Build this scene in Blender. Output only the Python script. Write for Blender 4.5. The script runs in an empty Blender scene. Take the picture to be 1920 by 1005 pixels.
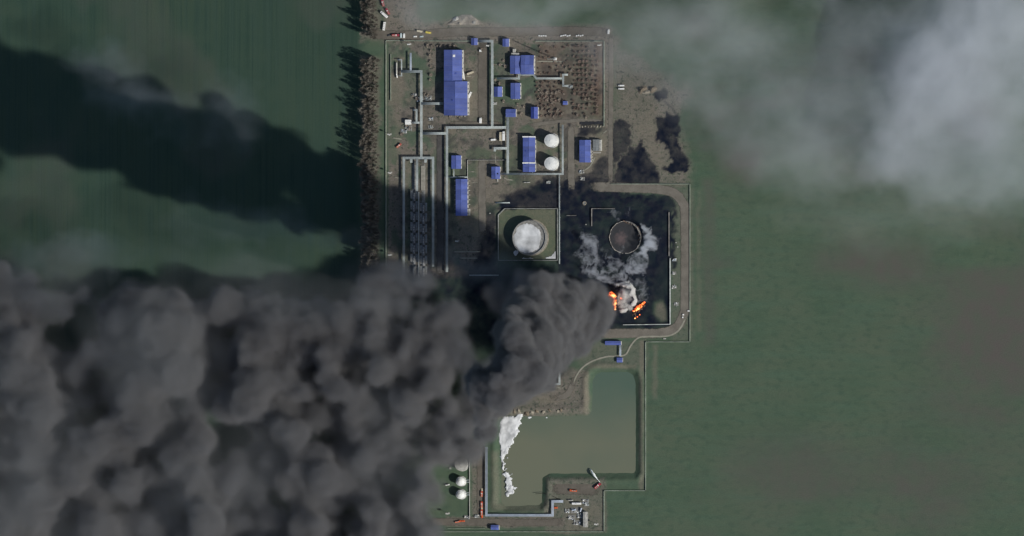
import bpy, bmesh, math, random
import numpy as np
from mathutils import Vector, noise as mnoise

# ------------------------------------------------------------------ camera, light, exposure
scene = bpy.context.scene
col = scene.collection
S = 0.65                      # metres per photograph pixel on the ground
TILT = math.radians(15.0)     # the satellite looks down from the east, 15 degrees off the vertical
CT, ST = math.cos(TILT), math.sin(TILT)
PI = math.pi

def G(px, py, h=0.0):
    """map position (metres) of the point that lies h metres above the ground"""
    return ((px - 960.0) * S + h * ST) / CT, (502.5 - py) * S

cam_d = bpy.data.cameras.new('satellite_camera')
cam = bpy.data.objects.new('satellite_camera', cam_d)
col.objects.link(cam)
cam_d.type = 'ORTHO'
cam_d.ortho_scale = 1920 * S
cam_d.clip_start = 10.0
cam_d.clip_end = 8000.0
cam.location = (ST * 2500.0, 0.0, CT * 2500.0)
cam.rotation_euler = (0.0, TILT, 0.0)
scene.camera = cam

SUN_EL = math.radians(33.5)
SUN_DIR = Vector((0.92, -0.392, 0.0)).normalized() * math.cos(SUN_EL) + Vector((0, 0, math.sin(SUN_EL)))
sun_d = bpy.data.lights.new('sun', 'SUN')
sun_d.energy = 3.6
sun_d.angle = math.radians(0.55)
sun_d.color = (1.0, 0.95, 0.86)
sun = bpy.data.objects.new('sun', sun_d)
col.objects.link(sun)
sun.location = (900, -400, 700)
sun.rotation_euler = SUN_DIR.to_track_quat('Z', 'Y').to_euler()

world = bpy.data.worlds.new('World')
scene.world = world
world.use_nodes = True
wn = world.node_tree
sky = wn.nodes.new('ShaderNodeTexSky')
sky.sky_type = 'NISHITA'
sky.sun_disc = False
sky.sun_elevation = SUN_EL
sky.sun_rotation = math.atan2(SUN_DIR.x, SUN_DIR.y)
bg = wn.nodes['Background']
bg.inputs['Strength'].default_value = 0.065
wn.links.new(sky.outputs['Color'], bg.inputs['Color'])

scene.view_settings.view_transform = 'Standard'
scene.view_settings.look = 'None'
scene.view_settings.gamma = 1.0
scene.view_settings.use_curve_mapping = False
scene.view_settings.exposure = 0.15
scene.render.engine = 'CYCLES'
cy = scene.cycles
cy.use_denoising = True
cy.max_bounces = 6
cy.diffuse_bounces = 2
cy.glossy_bounces = 2
cy.transmission_bounces = 2
cy.volume_bounces = 3
cy.transparent_max_bounces = 24
cy.filter_width = 1.45
cy.volume_max_steps = 400
cy.volume_step_rate = 1.5

random.seed(7)
RNG = np.random.default_rng(11)

# ------------------------------------------------------------------ helpers: properties
def tag(o, label=None, cat=None, group=None, kind=None):
    if label: o['label'] = label
    if cat: o['category'] = cat
    if group: o['group'] = group
    if kind: o['kind'] = kind
    return o

def empty(name, loc=(0, 0, 0), rz=0.0):
    o = bpy.data.objects.new(name, None)
    o.empty_display_size = 1.0
    o.location = loc
    o.rotation_euler = (0, 0, rz)
    col.objects.link(o)
    return o

def thing(name, label, cat, loc=(0, 0, 0), rz=0.0, group=None):
    return tag(empty(name, loc, rz), label, cat, group)

def copy_tree(o, parent=None):
    c = o.copy()
    col.objects.link(c)
    c.parent = parent
    for ch in list(o.children):
        copy_tree(ch, c)
    return c

class MB:
    """collects shapes that become ONE mesh object"""
    def __init__(self):
        self.v, self.f = [], []
    def add(self, verts, faces):
        n = len(self.v)
        self.v += [tuple(p) for p in verts]
        self.f += [tuple(i + n for i in fc) for fc in faces]
        return self
    def hexa(self, b, t):
        return self.add(list(b) + list(t), [(3, 2, 1, 0), (4, 5, 6, 7), (0, 1, 5, 4), (1, 2, 6, 5), (2, 3, 7, 6), (3, 0, 4, 7)])
    def box(self, cx, cy_, z0, sx, sy, z1, rz=0.0, taper=1.0):
        c, s = math.cos(rz), math.sin(rz)
        def q(k, z):
            return [(cx + (x * c - y * s), cy_ + (x * s + y * c), z) for x, y in
                    ((-sx / 2 * k, -sy / 2 * k), (sx / 2 * k, -sy / 2 * k), (sx / 2 * k, sy / 2 * k), (-sx / 2 * k, sy / 2 * k))]
        return self.hexa(q(1, z0), q(taper, z1))
    def cyl(self, cx, cy_, z0, z1, r0, r1=None, n=16, cap=True):
        r1 = r0 if r1 is None else r1
        vb = [(cx + r0 * math.cos(2 * PI * i / n), cy_ + r0 * math.sin(2 * PI * i / n), z0) for i in range(n)]
        vt = [(cx + r1 * math.cos(2 * PI * i / n), cy_ + r1 * math.sin(2 * PI * i / n), z1) for i in range(n)]
        fs = [(i, (i + 1) % n, n + (i + 1) % n, n + i) for i in range(n)]
        if cap: fs += [tuple(range(n - 1, -1, -1)), tuple(range(n, 2 * n))]
        return self.add(vb + vt, fs)
    def tube(self, pts, r, n=8, caps=True, r_end=None):
        pts = [Vector(p) for p in pts]
        m = len(pts)
        vs, fs = [], []
        for i, p in enumerate(pts):
            a = (pts[i] - pts[i - 1]).normalized() if i > 0 else (pts[1] - pts[0]).normalized()
            b = (pts[i + 1] - pts[i]).normalized() if i < m - 1 else a
            t = (a + b)
            t = a if t.length < 1e-4 else t.normalized()
            ref = Vector((0, 0, 1)) if abs(t.z) < 0.9 else Vector((1, 0, 0))
            sd = t.cross(ref).normalized()
            up = sd.cross(t).normalized()
            k = 1.0 / max(0.5, math.sqrt(max(0.0, (1 + a.dot(b)) / 2)))
            rr = r if r_end is None else r + (r_end - r) * i / (m - 1)
            for j in range(n):
                w = 2 * PI * j / n
                vs.append(p + sd * (math.cos(w) * rr * k) + up * (math.sin(w) * rr))
        for i in range(m - 1):
            for j in range(n):
                fs.append((i * n + j, i * n + (j + 1) % n, (i + 1) * n + (j + 1) % n, (i + 1) * n + j))
        if caps:
            fs += [tuple(range(n - 1, -1, -1)), tuple(range((m - 1) * n, m * n))]
        return self.add(vs, fs)
    def prism(self, poly, z0, z1):
        n = len(poly)
        return self.add([(x, y, z0) for x, y in poly] + [(x, y, z1) for x, y in poly],
                        [tuple(range(n - 1, -1, -1)), tuple(range(n, 2 * n))] + [(i, (i + 1) % n, n + (i + 1) % n, n + i) for i in range(n)])
    def mesh(self, name, mat, smooth=False):
        me = bpy.data.meshes.new(name)
        me.from_pydata(self.v, [], self.f)
        if mat is not None: me.materials.append(mat)
        if smooth: me.shade_smooth()
        me.update()
        return me
    def build(self, name, mat, parent=None, smooth=False, loc=None):
        o = bpy.data.objects.new(name, self.mesh(name, mat, smooth))
        col.objects.link(o)
        if parent is not None: o.parent = parent
        if loc is not None: o.location = loc
        return o

def grid_mesh(name, P, quads, mat, attrs=None, smooth=True):
    """P: (n,3) numpy, quads: (m,4) numpy; attrs: {name: (n,) or (n,4)}"""
    me = bpy.data.meshes.new(name)
    n, m = len(P), len(quads)
    me.vertices.add(n)
    me.vertices.foreach_set('co', np.asarray(P, dtype=np.float32).ravel())
    me.loops.add(m * 4)
    me.loops.foreach_set('vertex_index', np.asarray(quads, dtype=np.int32).ravel())
    me.polygons.add(m)
    me.polygons.foreach_set('loop_start', np.arange(0, m * 4, 4, dtype=np.int32))
    me.polygons.foreach_set('loop_total', np.full(m, 4, dtype=np.int32))
    me.update(calc_edges=True)
    for k, a in (attrs or {}).items():
        a = np.asarray(a, dtype=np.float32)
        if a.ndim == 1:
            me.attributes.new(k, 'FLOAT', 'POINT').data.foreach_set('value', a)
        else:
            me.attributes.new(k, 'FLOAT_COLOR', 'POINT').data.foreach_set('color', a.ravel())
    if mat is not None: me.materials.append(mat)
    if smooth: me.shade_smooth()
    o = bpy.data.objects.new(name, me)
    col.objects.link(o)
    return o

# ------------------------------------------------------------------ helpers: noise and masks on the map (photograph pixels as map units)
_T = RNG.random((256, 256))
def vnoise(x, y, sc, seed=0):
    x = np.asarray(x) / sc + seed * 17.31
    y = np.asarray(y) / sc + seed * 9.77
    xi, yi = np.floor(x).astype(int), np.floor(y).astype(int)
    fx, fy = x - xi, y - yi
    fx = fx * fx * (3 - 2 * fx); fy = fy * fy * (3 - 2 * fy)
    a = _T[xi & 255, yi & 255]; b = _T[(xi + 1) & 255, yi & 255]
    c = _T[xi & 255, (yi + 1) & 255]; d = _T[(xi + 1) & 255, (yi + 1) & 255]
    return (a * (1 - fx) + b * fx) * (1 - fy) + (c * (1 - fx) + d * fx) * fy
def fbm(x, y, sc, oct=4, seed=0, gain=0.5):
    t, a, n = 0.0, 1.0, 0.0
    for k in range(oct):
        t = t + a * vnoise(x, y, sc / 2 ** k, seed + k * 3)
        n += a; a *= gain
    return t / n
def sstep(a, b, x):
    t = np.clip((x - a) / (b - a), 0, 1)
    return t * t * (3 - 2 * t)
def sdist(x, y, poly):
    """signed distance to a polygon, negative inside"""
    d = np.full(np.shape(x), 1e9); ins = np.zeros(np.shape(x), bool)
    n = len(poly)
    for i in range(n):
        x0, y0 = poly[i]; x1, y1 = poly[(i + 1) % n]
        ex, ey = x1 - x0, y1 - y0
        t = np.clip(((x - x0) * ex + (y - y0) * ey) / (ex * ex + ey * ey + 1e-9), 0, 1)
        d = np.minimum(d, (x - x0 - t * ex) ** 2 + (y - y0 - t * ey) ** 2)
        c = (y0 > y) != (y1 > y)
        with np.errstate(divide='ignore', invalid='ignore'):
            ins ^= c & (x < ex * (y - y0) / (ey if ey else 1e-9) + x0)
    d = np.sqrt(d)
    return np.where(ins, -d, d)
def rect(x0, y0, x1, y1): return [(x0, y0), (x1, y0), (x1, y1), (x0, y1)]

# ------------------------------------------------------------------ helpers: materials
def nodes_of(name):
    m = bpy.data.materials.new(name)
    m.use_nodes = True
    return m, m.node_tree, m.node_tree.nodes['Principled BSDF']
def vary(nt, colr, scale, amt, coord, detail=4.0):
    n = nt.nodes.new('ShaderNodeTexNoise'); n.inputs['Scale'].default_value = scale; n.inputs['Detail'].default_value = detail
    nt.links.new(coord, n.inputs['Vector'])
    r = nt.nodes.new('ShaderNodeMapRange'); r.inputs['From Min'].default_value = 0.3; r.inputs['From Max'].default_value = 0.7
    r.inputs['To Min'].default_value = 1 - amt; r.inputs['To Max'].default_value = 1 + amt
    nt.links.new(n.outputs['Fac'], r.inputs['Value'])
    v = nt.nodes.new('ShaderNodeVectorMath'); v.operation = 'SCALE'
    if hasattr(colr, 'is_linked'): nt.links.new(colr, v.inputs[0])
    else: v.inputs[0].default_value = colr[:3]
    nt.links.new(r.outputs['Result'], v.inputs['Scale'])
    return v.outputs['Vector']
MATS = {}
def mat(name, c, rough=0.7, scale=0.35, amt=0.18, metal=0.0, fine=0.0):
    if name in MATS: return MATS[name]
    m, nt, b = nodes_of(name)
    g = nt.nodes.new('ShaderNodeNewGeometry')
    o = vary(nt, c, scale, amt, g.outputs['Position'])
    if fine: o = vary(nt, o, scale * 6, fine, g.outputs['Position'])
    nt.links.new(o, b.inputs['Base Color'])
    b.inputs['Roughness'].default_value = rough
    b.inputs['Metallic'].default_value = metal
    b.inputs['Specular IOR Level'].default_value = 0.3
    MATS[name] = m
    return m
def sheet_mat(name, c, scale=0.12, amt=0.25, c2=None, rough=0.95):
    """ground sheet with a worn, feathered border (attribute 'edge')"""
    m, nt, b = nodes_of(name)
    g = nt.nodes.new('ShaderNodeNewGeometry')
    o = vary(nt, c, scale, amt, g.outputs['Position'])
    o = vary(nt, o, scale * 7, amt * 0.6, g.outputs['Position'])
    nt.links.new(o, b.inputs['Base Color'])
    b.inputs['Roughness'].default_value = rough
    b.inputs['Specular IOR Level'].default_value = 0.1
    a = nt.nodes.new('ShaderNodeAttribute'); a.attribute_name = 'edge'
    n = nt.nodes.new('ShaderNodeTexNoise'); n.inputs['Scale'].default_value = 0.25; n.inputs['Detail'].default_value = 5
    nt.links.new(g.outputs['Position'], n.inputs['Vector'])
    s = nt.nodes.new('ShaderNodeMath'); s.operation = 'ADD'
    nt.links.new(a.outputs['Fac'], s.inputs[0]); nt.links.new(n.outputs['Fac'], s.inputs[1])
    r = nt.nodes.new('ShaderNodeMapRange'); r.inputs['From Min'].default_value = 0.62; r.inputs['From Max'].default_value = 1.42
    r.interpolation_type = 'SMOOTHSTEP'
    nt.links.new(s.outputs[0], r.inputs['Value'])
    nt.links.new(r.outputs['Result'], b.inputs['Alpha'])
    MATS[name] = m
    return m

M_WHITE = mat('white_paint', (0.78, 0.79, 0.78), 0.45, 0.5, 0.06)
M_TANKW = mat('tank_white', (0.70, 0.72, 0.71), 0.45, 0.25, 0.1)
M_BLUE = mat('blue_roof_sheet', (0.098, 0.135, 0.385), 0.5, 0.12, 0.12, fine=0.06)
def fade(m):
    nt = m.node_tree; b = nt.nodes['Principled BSDF']; src = b.inputs['Base Color'].links[0].from_socket
    g = nt.nodes.new('ShaderNodeNewGeometry'); oi = nt.nodes.new('ShaderNodeObjectInfo')
    mp = nt.nodes.new('ShaderNodeMapping'); mp.inputs['Scale'].default_value = (.06, .5, .3); nt.links.new(g.outputs['Position'], mp.inputs['Vector'])
    n = nt.nodes.new('ShaderNodeTexNoise'); n.inputs['Scale'].default_value = 1.0; n.inputs['Detail'].default_value = 5; nt.links.new(mp.outputs[0], n.inputs['Vector'])
    r = nt.nodes.new('ShaderNodeMapRange'); r.inputs['From Min'].default_value = .5; r.inputs['From Max'].default_value = .8; r.inputs['To Max'].default_value = .5; nt.links.new(n.outputs['Fac'], r.inputs['Value'])
    mx = nt.nodes.new('ShaderNodeMix'); mx.data_type = 'RGBA'; mx.inputs[7].default_value = (.16, .18, .30, 1); nt.links.new(r.outputs[0], mx.inputs['Factor']); nt.links.new(src, mx.inputs[6])
    r2 = nt.nodes.new('ShaderNodeMapRange'); r2.inputs['To Min'].default_value = .82; r2.inputs['To Max'].default_value = 1.15; nt.links.new(oi.outputs['Random'], r2.inputs['Value'])
    v = nt.nodes.new('ShaderNodeVectorMath'); v.operation = 'SCALE'; nt.links.new(mx.outputs[2], v.inputs[0]); nt.links.new(r2.outputs[0], v.inputs['Scale'])
    nt.links.new(v.outputs[0], b.inputs['Base Color'])
fade(M_BLUE)
M_BLUE2 = mat('dark_blue_roof_sheet', (0.06, 0.09, 0.33), 0.5, 0.3, 0.15)
M_WALL = mat('pale_wall', (0.42, 0.42, 0.40), 0.85, 0.5, 0.15)
M_BWALL = mat('blue_wall', (0.10, 0.14, 0.38), 0.7, 0.5, 0.15)
M_GLASS = mat('dark_glass', (0.03, 0.035, 0.045), 0.15, 1.0, 0.1)
M_DOOR = mat('grey_door', (0.2, 0.21, 0.23), 0.6)
M_PIPE = mat('pipe_cladding', (0.37, 0.42, 0.43), 0.55, 0.15, 0.2)
M_PIPEB = mat('pipe_cladding_bluish', (0.40, 0.46, 0.56), 0.55, 0.15, 0.15)
M_STEEL = mat('grey_steel', (0.20, 0.215, 0.22), 0.6, 0.4, 0.25)
M_PALE = mat('pale_concrete', (0.38, 0.38, 0.36), 0.9, 0.5, 0.25)
M_CONC = mat('concrete', (0.22, 0.22, 0.21), 0.9, 0.4, 0.3)
M_FENCE = mat('fence_panel', (0.24, 0.28, 0.23), 0.8, 0.15, 0.3)
M_BARK = mat('bark', (0.10, 0.082, 0.068), 0.95, 0.8, 0.3)
M_TWIG = mat('bare_twigs', (0.150, 0.138, 0.120), 0.95, 0.12, 0.3)
def vary_each(m, lo, hi):
    nt = m.node_tree; b = nt.nodes['Principled BSDF']; src = b.inputs['Base Color'].links[0].from_socket
    oi = nt.nodes.new('ShaderNodeObjectInfo'); r2 = nt.nodes.new('ShaderNodeMapRange'); r2.inputs['To Min'].default_value = lo; r2.inputs['To Max'].default_value = hi; nt.links.new(oi.outputs['Random'], r2.inputs['Value'])
    v = nt.nodes.new('ShaderNodeVectorMath'); v.operation = 'SCALE'; nt.links.new(src, v.inputs[0]); nt.links.new(r2.outputs[0], v.inputs['Scale']); nt.links.new(v.outputs[0], b.inputs['Base Color'])
vary_each(M_TWIG, .75, 1.4)
M_TWIG2 = mat('pale_twigs', (0.34, 0.295, 0.25), 0.95, 0.3, 0.25)
M_TWIG3 = mat('red_twigs', (0.20, 0.150, 0.128), 0.95, 0.3, 0.3)
vary_each(M_TWIG3, .6, 1.5)
M_TYRE = mat('tyre_rubber', (0.02, 0.02, 0.02), 0.9)
M_RED = mat('red_vehicle_paint', (0.42, 0.03, 0.03), 0.4, 1.0, 0.1)
M_ORANGE = mat('orange_vehicle_paint', (0.62, 0.12, 0.04), 0.4, 1.0, 0.1)
M_YELLOW = mat('yellow_vehicle_paint', (0.60, 0.50, 0.10), 0.4, 1.0, 0.1)
M_CREAM = mat('cream_paint', (0.55, 0.50, 0.38), 0.5, 1.0, 0.1)
M_DARKV = mat('dark_vehicle_paint', (0.05, 0.055, 0.065), 0.4, 1.0, 0.1)
M_TEAL = mat('pale_teal_paint', (0.5, 0.6, 0.62), 0.4, 1.0, 0.1)
M_RUST = mat('rusty_steel', (0.16, 0.105, 0.075), 0.85, 0.35, 0.5, fine=0.3)
M_BURNT = mat('burnt_steel', (0.30, 0.285, 0.26), 0.8, 0.5, 0.6, fine=0.3)
M_SOOT = mat('sooty_floor', (0.022, 0.024, 0.029), 0.8, 0.1, 0.5, fine=0.3)
M_FOAM = mat('white_foam', (0.62, 0.64, 0.66), 0.9, 0.1, 0.25)
M_FOAMD = mat('greyish_foam', (0.50, 0.515, 0.53), 0.9, 0.07, 0.5)
M_SOIL = mat('dug_soil', (0.15, 0.125, 0.095), 0.95, 0.3, 0.35, fine=0.2)
M_SAND = mat('pale_rubble', (0.24, 0.22, 0.18), 0.95, 0.3, 0.3, fine=0.2)
M_MOUND = mat('tipped_rubble', (0.215, 0.195, 0.165), 0.95, 0.12, 0.4, fine=0.25)
M_WAGON = mat('wagon_grey', (0.19, 0.195, 0.20), 0.6, 0.4, 0.25)
M_WAGOND = mat('wagon_dark', (0.06, 0.062, 0.068), 0.7, 0.4, 0.25)

# ------------------------------------------------------------------ the ground
STEP = 2.4
gx = np.arange(-140, 2062, STEP); gy = np.arange(-100, 1107, STEP)
PX, PY = np.meshgrid(gx, gy)                       # rows follow y
NY, NX = PX.shape
masks = {k: np.zeros(PX.shape) for k in ('soil', 'pale', 'oil', 'lush', 'brown', 'dry', 'dark', 'rust')}
def paint(k, poly, val=1.0, feather=6.0, warp=4.0, sc=22.0, mode='max'):
    xs = [p[0] for p in poly]; ys = [p[1] for p in poly]; mg = feather + warp * 2 + 4
    i0 = max(0, np.searchsorted(gx, min(xs) - mg) - 1); i1 = np.searchsorted(gx, max(xs) + mg) + 1
    j0 = max(0, np.searchsorted(gy, min(ys) - mg) - 1); j1 = np.searchsorted(gy, max(ys) + mg) + 1
    x, y = PX[j0:j1, i0:i1], PY[j0:j1, i0:i1]
    wx = x + (fbm(x, y, sc, 4, 1) - 0.5) * 4 * warp; wy = y + (fbm(x, y, sc, 4, 5) - 0.5) * 4 * warp
    m = val * sstep(feather, -feather, sdist(wx, wy, poly))
    a = masks[k][j0:j1, i0:i1]
    masks[k][j0:j1, i0:i1] = np.maximum(a, m) if mode == 'max' else a * (1 - m)
def stroke(k, pts, w, val=1.0, feather=3.0, warp=2.0):
    pts = list(pts)
    for (x0, y0), (x1, y1) in zip(pts[:-1], pts[1:]):
        l = math.hypot(x1 - x0, y1 - y0) or 1.0
        nx, ny = -(y1 - y0) / l * w / 2, (x1 - x0) / l * w / 2
        ex, ey = (x1 - x0) / l * w * 0.3, (y1 - y0) / l * w * 0.3
        paint(k, [(x0 + nx - ex, y0 + ny - ey), (x1 + nx + ex, y1 + ny + ey), (x1 - nx + ex, y1 - ny + ey), (x0 - nx - ex, y0 - ny - ey)], val, feather, warp)

# fields
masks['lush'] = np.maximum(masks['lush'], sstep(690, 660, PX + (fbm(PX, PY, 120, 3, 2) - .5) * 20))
b = fbm(PX, PY, 130, 6, 3, .58) * 0.55 + fbm(PX * 0.35, PY, 60, 4, 8) * 0.45
reg = np.maximum.reduce([
    np.exp(-(((PX - 1890) / 170) ** 2 + ((PY - 640) / 190) ** 2)),
    0.62 * np.exp(-(((PX - 1500) / 150) ** 2 + ((PY - 900) / 90) ** 2)),
    0.6 * np.exp(-(((PX - 1720) / 160) ** 2 + ((PY - 920) / 110) ** 2)),
    0.75 * np.exp(-(((PX - 1650) / 150) ** 2 + ((PY - 500) / 55) ** 2)),
    0.6 * np.exp(-(((PX - 1600) / 120) ** 2 + ((PY - 300) / 70) ** 2)),
    0.7 * np.exp(-(((PX - 1395) / 60) ** 2 + ((PY - 310) / 60) ** 2))])
masks['brown'] = np.clip(reg * 1.25 * sstep(0.40, 0.74, b + 0.30 * reg), 0, 1) * sstep(1300, 1360, PX)
masks['brown'] = np.maximum(masks['brown'], 0.55 * sstep(0.55, 0.75, b) * sstep(1230, 1320, PX))
masks['brown'] = np.maximum(masks['brown'], 0.25 * sstep(0.56, 0.7, fbm(PX, PY, 160, 4, 21)) * sstep(690, 640, PX))
# plot boundary strip east of the fence
stroke('brown', [(1330, 340), (1330, 640)], 22, 0.5, 10, 3)
# yard soil
paint('soil', [(728, 66), (1146, 62), (1150, 345), (1110, 350), (1046, 392), (930, 392), (930, 520), (728, 520)], 0.62, 4, 2)
paint('soil', [(716, -40), (760, -40), (790, 40), (1150, 52), (1150, 84), (716, 82)], 0.85, 10, 5)
paint('soil', [(728, 66), (1146, 62), (1150, 345), (1110, 350), (1046, 392), (930, 392), (930, 520), (728, 520)], 0.9, 4, 2)
paint('soil', [(1146, 60), (1170, 90), (1240, 140), (1290, 170), (1270, 230), (1300, 330), (1290, 350), (1146, 350)], 0.75, 14, 8)
paint('soil', [(678, -40), (712, -40), (712, 78), (678, 78)], 0.6, 5, 4)
paint('soil', [(678, 106), (714, 106), (714, 540), (678, 540)], 0.6, 5, 4)
paint('soil', rect(1258, 355, 1300, 640), 0.35, 5, 3)
paint('soil', [(940, 700), (1100, 690), (1100, 780), (930, 785)], 0.8, 8, 5)
paint('soil', rect(1022, 896, 1135, 1000), 0.6, 4, 3)
paint('soil', rect(836, 968, 1060, 988), 0.85, 4, 2)
paint('soil', rect(884, 840, 910, 975), 0.8, 4, 2)
paint('soil', [(1060, 660), (1110, 640), (1212, 640), (1212, 690), (1100, 690)], 0.35, 8, 5)
for q in ([(798, 80), (833, 80), (833, 235), (798, 235)], [(880, 90), (920, 90), (920, 235), (880, 235)], [(840, 245), (950, 245), (950, 292), (840, 292)]):
    paint('soil', q, 0.9, 8, 5)
paint('soil', [(880, 290), (950, 330), (950, 392), (880, 400), (858, 412), (858, 440), (925, 445), (925, 330)], 0.85, 6, 4)
# mottled weeds and wear over the yard
n1 = fbm(PX, PY, 26, 4, 31)
masks['soil'] *= 0.8 + 0.6 * n1
for q in (rect(728, 78, 745, 300), rect(757, 110, 789, 200), rect(757, 300, 770, 500), rect(803, 300, 815, 500), rect(926, 80, 957, 240), rect(840, 250, 856, 480), rect(960, 330, 1000, 350)):
    paint('soil', q, 0.5, 6, 6, mode='cut')
# pale worn / gravelled ground
P = lambda q, v=0.8, f=5, w=3: paint('pale', q, v, f, w)
P(rect(732, 138, 758, 196), .7); P(rect(738, 190, 752, 300), .45)
P([(838, 46), (848, 36), (866, 27), (884, 28), (898, 38), (906, 47)], 1.3, 3, 1.5)
P(rect(874, 140, 898, 225), .65); P(rect(882, 100, 890, 200), .35)
P([(1104, 232), (1140, 225), (1140, 270), (1128, 300), (1100, 315), (1100, 285), (1110, 285)], .8)
P([(862, 405), (905, 405), (905, 448), (885, 440), (862, 425)], .75); P(rect(896, 300, 912, 450), .7, 4)
P(rect(1005, 235, 1030, 250), .6); P(rect(1003, 270, 1022, 300), .55); P(rect(905, 365, 935, 382), .5)
P([(905, 352), (975, 348), (1000, 330), (1030, 332), (1008, 350), (970, 368), (905, 372)], .5)
P([(1010, 742), (1065, 742), (1065, 752), (1010, 754)], .7, 3)
P([(1230, 570), (1240, 566), (1250, 578), (1248, 600), (1238, 604), (1228, 592)], .75, 5, 3)
P(rect(1152, 250, 1158, 340), .55, 3, 1); P(rect(1064, 275, 1078, 350), .6, 3, 2)
P([(1190, 240), (1222, 200), (1230, 240), (1240, 290), (1250, 318), (1228, 305), (1200, 260)], .4, 8)
P([(1090, 300), (1130, 285), (1135, 300), (1100, 330), (1075, 340)], .45)
stroke('pale', [(762, 275), (762, 330), (756, 400)], 10, .4)
stroke('pale', [(905, 70), (980, 64), (1130, 66)], 6, .5)
stroke('pale', [(1203, 640), (1203, 915)], 9, .55); stroke('pale', [(1098, 700), (1098, 775)], 11, .7); stroke('pale', [(1105, 687), (1190, 687)], 8, .55)
stroke('pale', [(1228, 650), (1228, 745)], 9, .45, 4)
stroke('pale', [(1310, 360), (1310, 620)], 6, .3, 4)
P(rect(1060, 938, 1100, 992), .35); P(rect(1104, 945, 1126, 966), .4)
stroke('pale', [(928, 850), (928, 950), (1015, 952)], 14, .45, 5)
n2 = fbm(PX, PY, 14, 3, 44)
masks['pale'] = np.clip(masks['pale'] * (0.6 + 0.8 * n2), 0, 1)
yard = sstep(3, -3, sdist(PX, PY, [(734, 82), (1130, 82), (1132, 345), (1050, 350), (930, 392), (930, 500), (734, 500)]))
masks['pale'] = np.maximum(masks['pale'], yard * .75 * sstep(.60, .72, fbm(PX, PY, 11, 3, 131)) * sstep(.4, .6, fbm(PX, PY, 60, 3, 137)))
masks['pale'] = np.maximum(masks['pale'], yard * .4 * sstep(.55, .72, fbm(PX, PY, 40, 4, 139)))
masks['soil'] *= 1 - yard * .85 * sstep(.54, .66, fbm(PX, PY, 34, 4, 141))
masks['dark'] = np.maximum(masks['dark'], yard * .75 * sstep(.57, .70, fbm(PX, PY, 16, 4, 151)))
masks['dark'] = np.maximum(masks['dark'], yard * .55 * sstep(.56, .66, fbm(PX, PY, 44, 4, 157)))
# reddish substation and shrub ground
paint('rust', rect(1005, 85, 1128, 222), .5, 6, 4); paint('rust', rect(1114, 82, 1130, 225), .7, 4, 2)
paint('rust', rect(1060, 380, 1100, 470), .2, 8, 5)
masks['rust'] *= 0.4 + 1.2 * fbm(PX, PY, 12, 3, 51)
# dark asphalt lanes and damp ground
paint('dark', rect(815, 300, 836, 520), .6, 3, 1.5); paint('dark', rect(898, 85, 914, 235), .35, 3, 2); paint('dark', rect(769, 300, 784, 520), .5, 3, 1)
paint('dark', rect(1060, 90, 1110, 225), .55, 8, 6); paint('dark', rect(1000, 150, 1070, 222), .35, 6, 5); paint('dark', rect(906, 100, 918, 235), .4, 5, 3)
paint('dark', [(780, 82), (890, 76), (960, 90), (1010, 90), (1010, 130), (830, 92), (780, 95)], .5, 8, 6)
paint('dark', rect(1052, 240, 1066, 400), .7, 5, 3); paint('dark', rect(1086, 238, 1112, 256), .8, 4, 3)
paint('dark', [(735, 320), (760, 320), (760, 520), (735, 520)], .3, 6, 4)
masks['dark'] *= 0.45 + 0.75 * fbm(PX, PY, 18, 4, 61)
paint('dry', rect(840, 245, 1050, 340), .5, 10, 6); paint('dry', [(1150, 170), (1230, 150), (1300, 330), (1230, 320)], .6, 14, 8)
paint('dry', rect(934, 392, 1046, 488), .85, 3, 1); paint('pale', [(985, 394), (1042, 394), (1042, 430), (1000, 410)], .3, 6, 3)
# spilt oil and soot
O = lambda q, v=1.0, f=2.6, w=5.5, sc=11: paint('oil', q, v, f, w, sc)
O([(1226, 172), (1244, 168), (1254, 178), (1248, 192), (1228, 190)]); stroke('oil', [(1246, 190), (1260, 203), (1270, 220)], 3, .7, 2, 1)
O([(1228, 222), (1250, 220), (1254, 214), (1270, 216), (1277, 232), (1273, 262), (1285, 290), (1296, 308), (1288, 326), (1252, 326), (1236, 312), (1258, 306), (1254, 285), (1240, 270), (1228, 252)])
O([(1148, 236), (1160, 224), (1174, 230), (1185, 240), (1183, 262), (1176, 276), (1160, 300), (1150, 300)], .8)
O([(1176, 278), (1196, 276), (1200, 262), (1214, 288), (1232, 318), (1234, 345), (1246, 354), (1150, 352), (1156, 310)], .95)
O([(1078, 330), (1110, 318), (1132, 290), (1150, 300), (1152, 352), (1080, 350)], .7, 6)
O([(968, 366), (1000, 348), (1012, 336), (1046, 330), (1050, 392), (930, 392), (940, 372)], .9, 4)
O([(1050, 345), (1085, 345), (1085, 360), (1160, 366), (1258, 368), (1266, 380), (1268, 520), (1256, 520), (1256, 392), (1046, 520), (1046, 392)], .93, 5)
O([(1046, 392), (1258, 390), (1258, 612), (1110, 620), (1046, 640)], .96, 2, 1)
O([(1066, 336), (1150, 330), (1160, 366), (1150, 392), (1046, 392), (1046, 350)], .95, 4)
O(rect(1088, 227, 1130, 233), .95, 1.5, 1)
O([(908, 384), (932, 384), (932, 520), (880, 530), (905, 440)], .7, 8); O(rect(1150, 612, 1250, 620), .85, 2, 1.5)
O(rect(1062, 228, 1072, 320), .8, 4); O([(1084, 238), (1134, 238), (1132, 250), (1084, 256)], .75, 4)
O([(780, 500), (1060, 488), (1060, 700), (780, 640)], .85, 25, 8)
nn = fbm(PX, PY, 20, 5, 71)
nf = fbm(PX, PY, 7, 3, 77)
masks['oil'] = np.clip(masks['oil'] * (0.45 + 0.75 * nn + .3 * nf), 0, 1)
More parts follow.
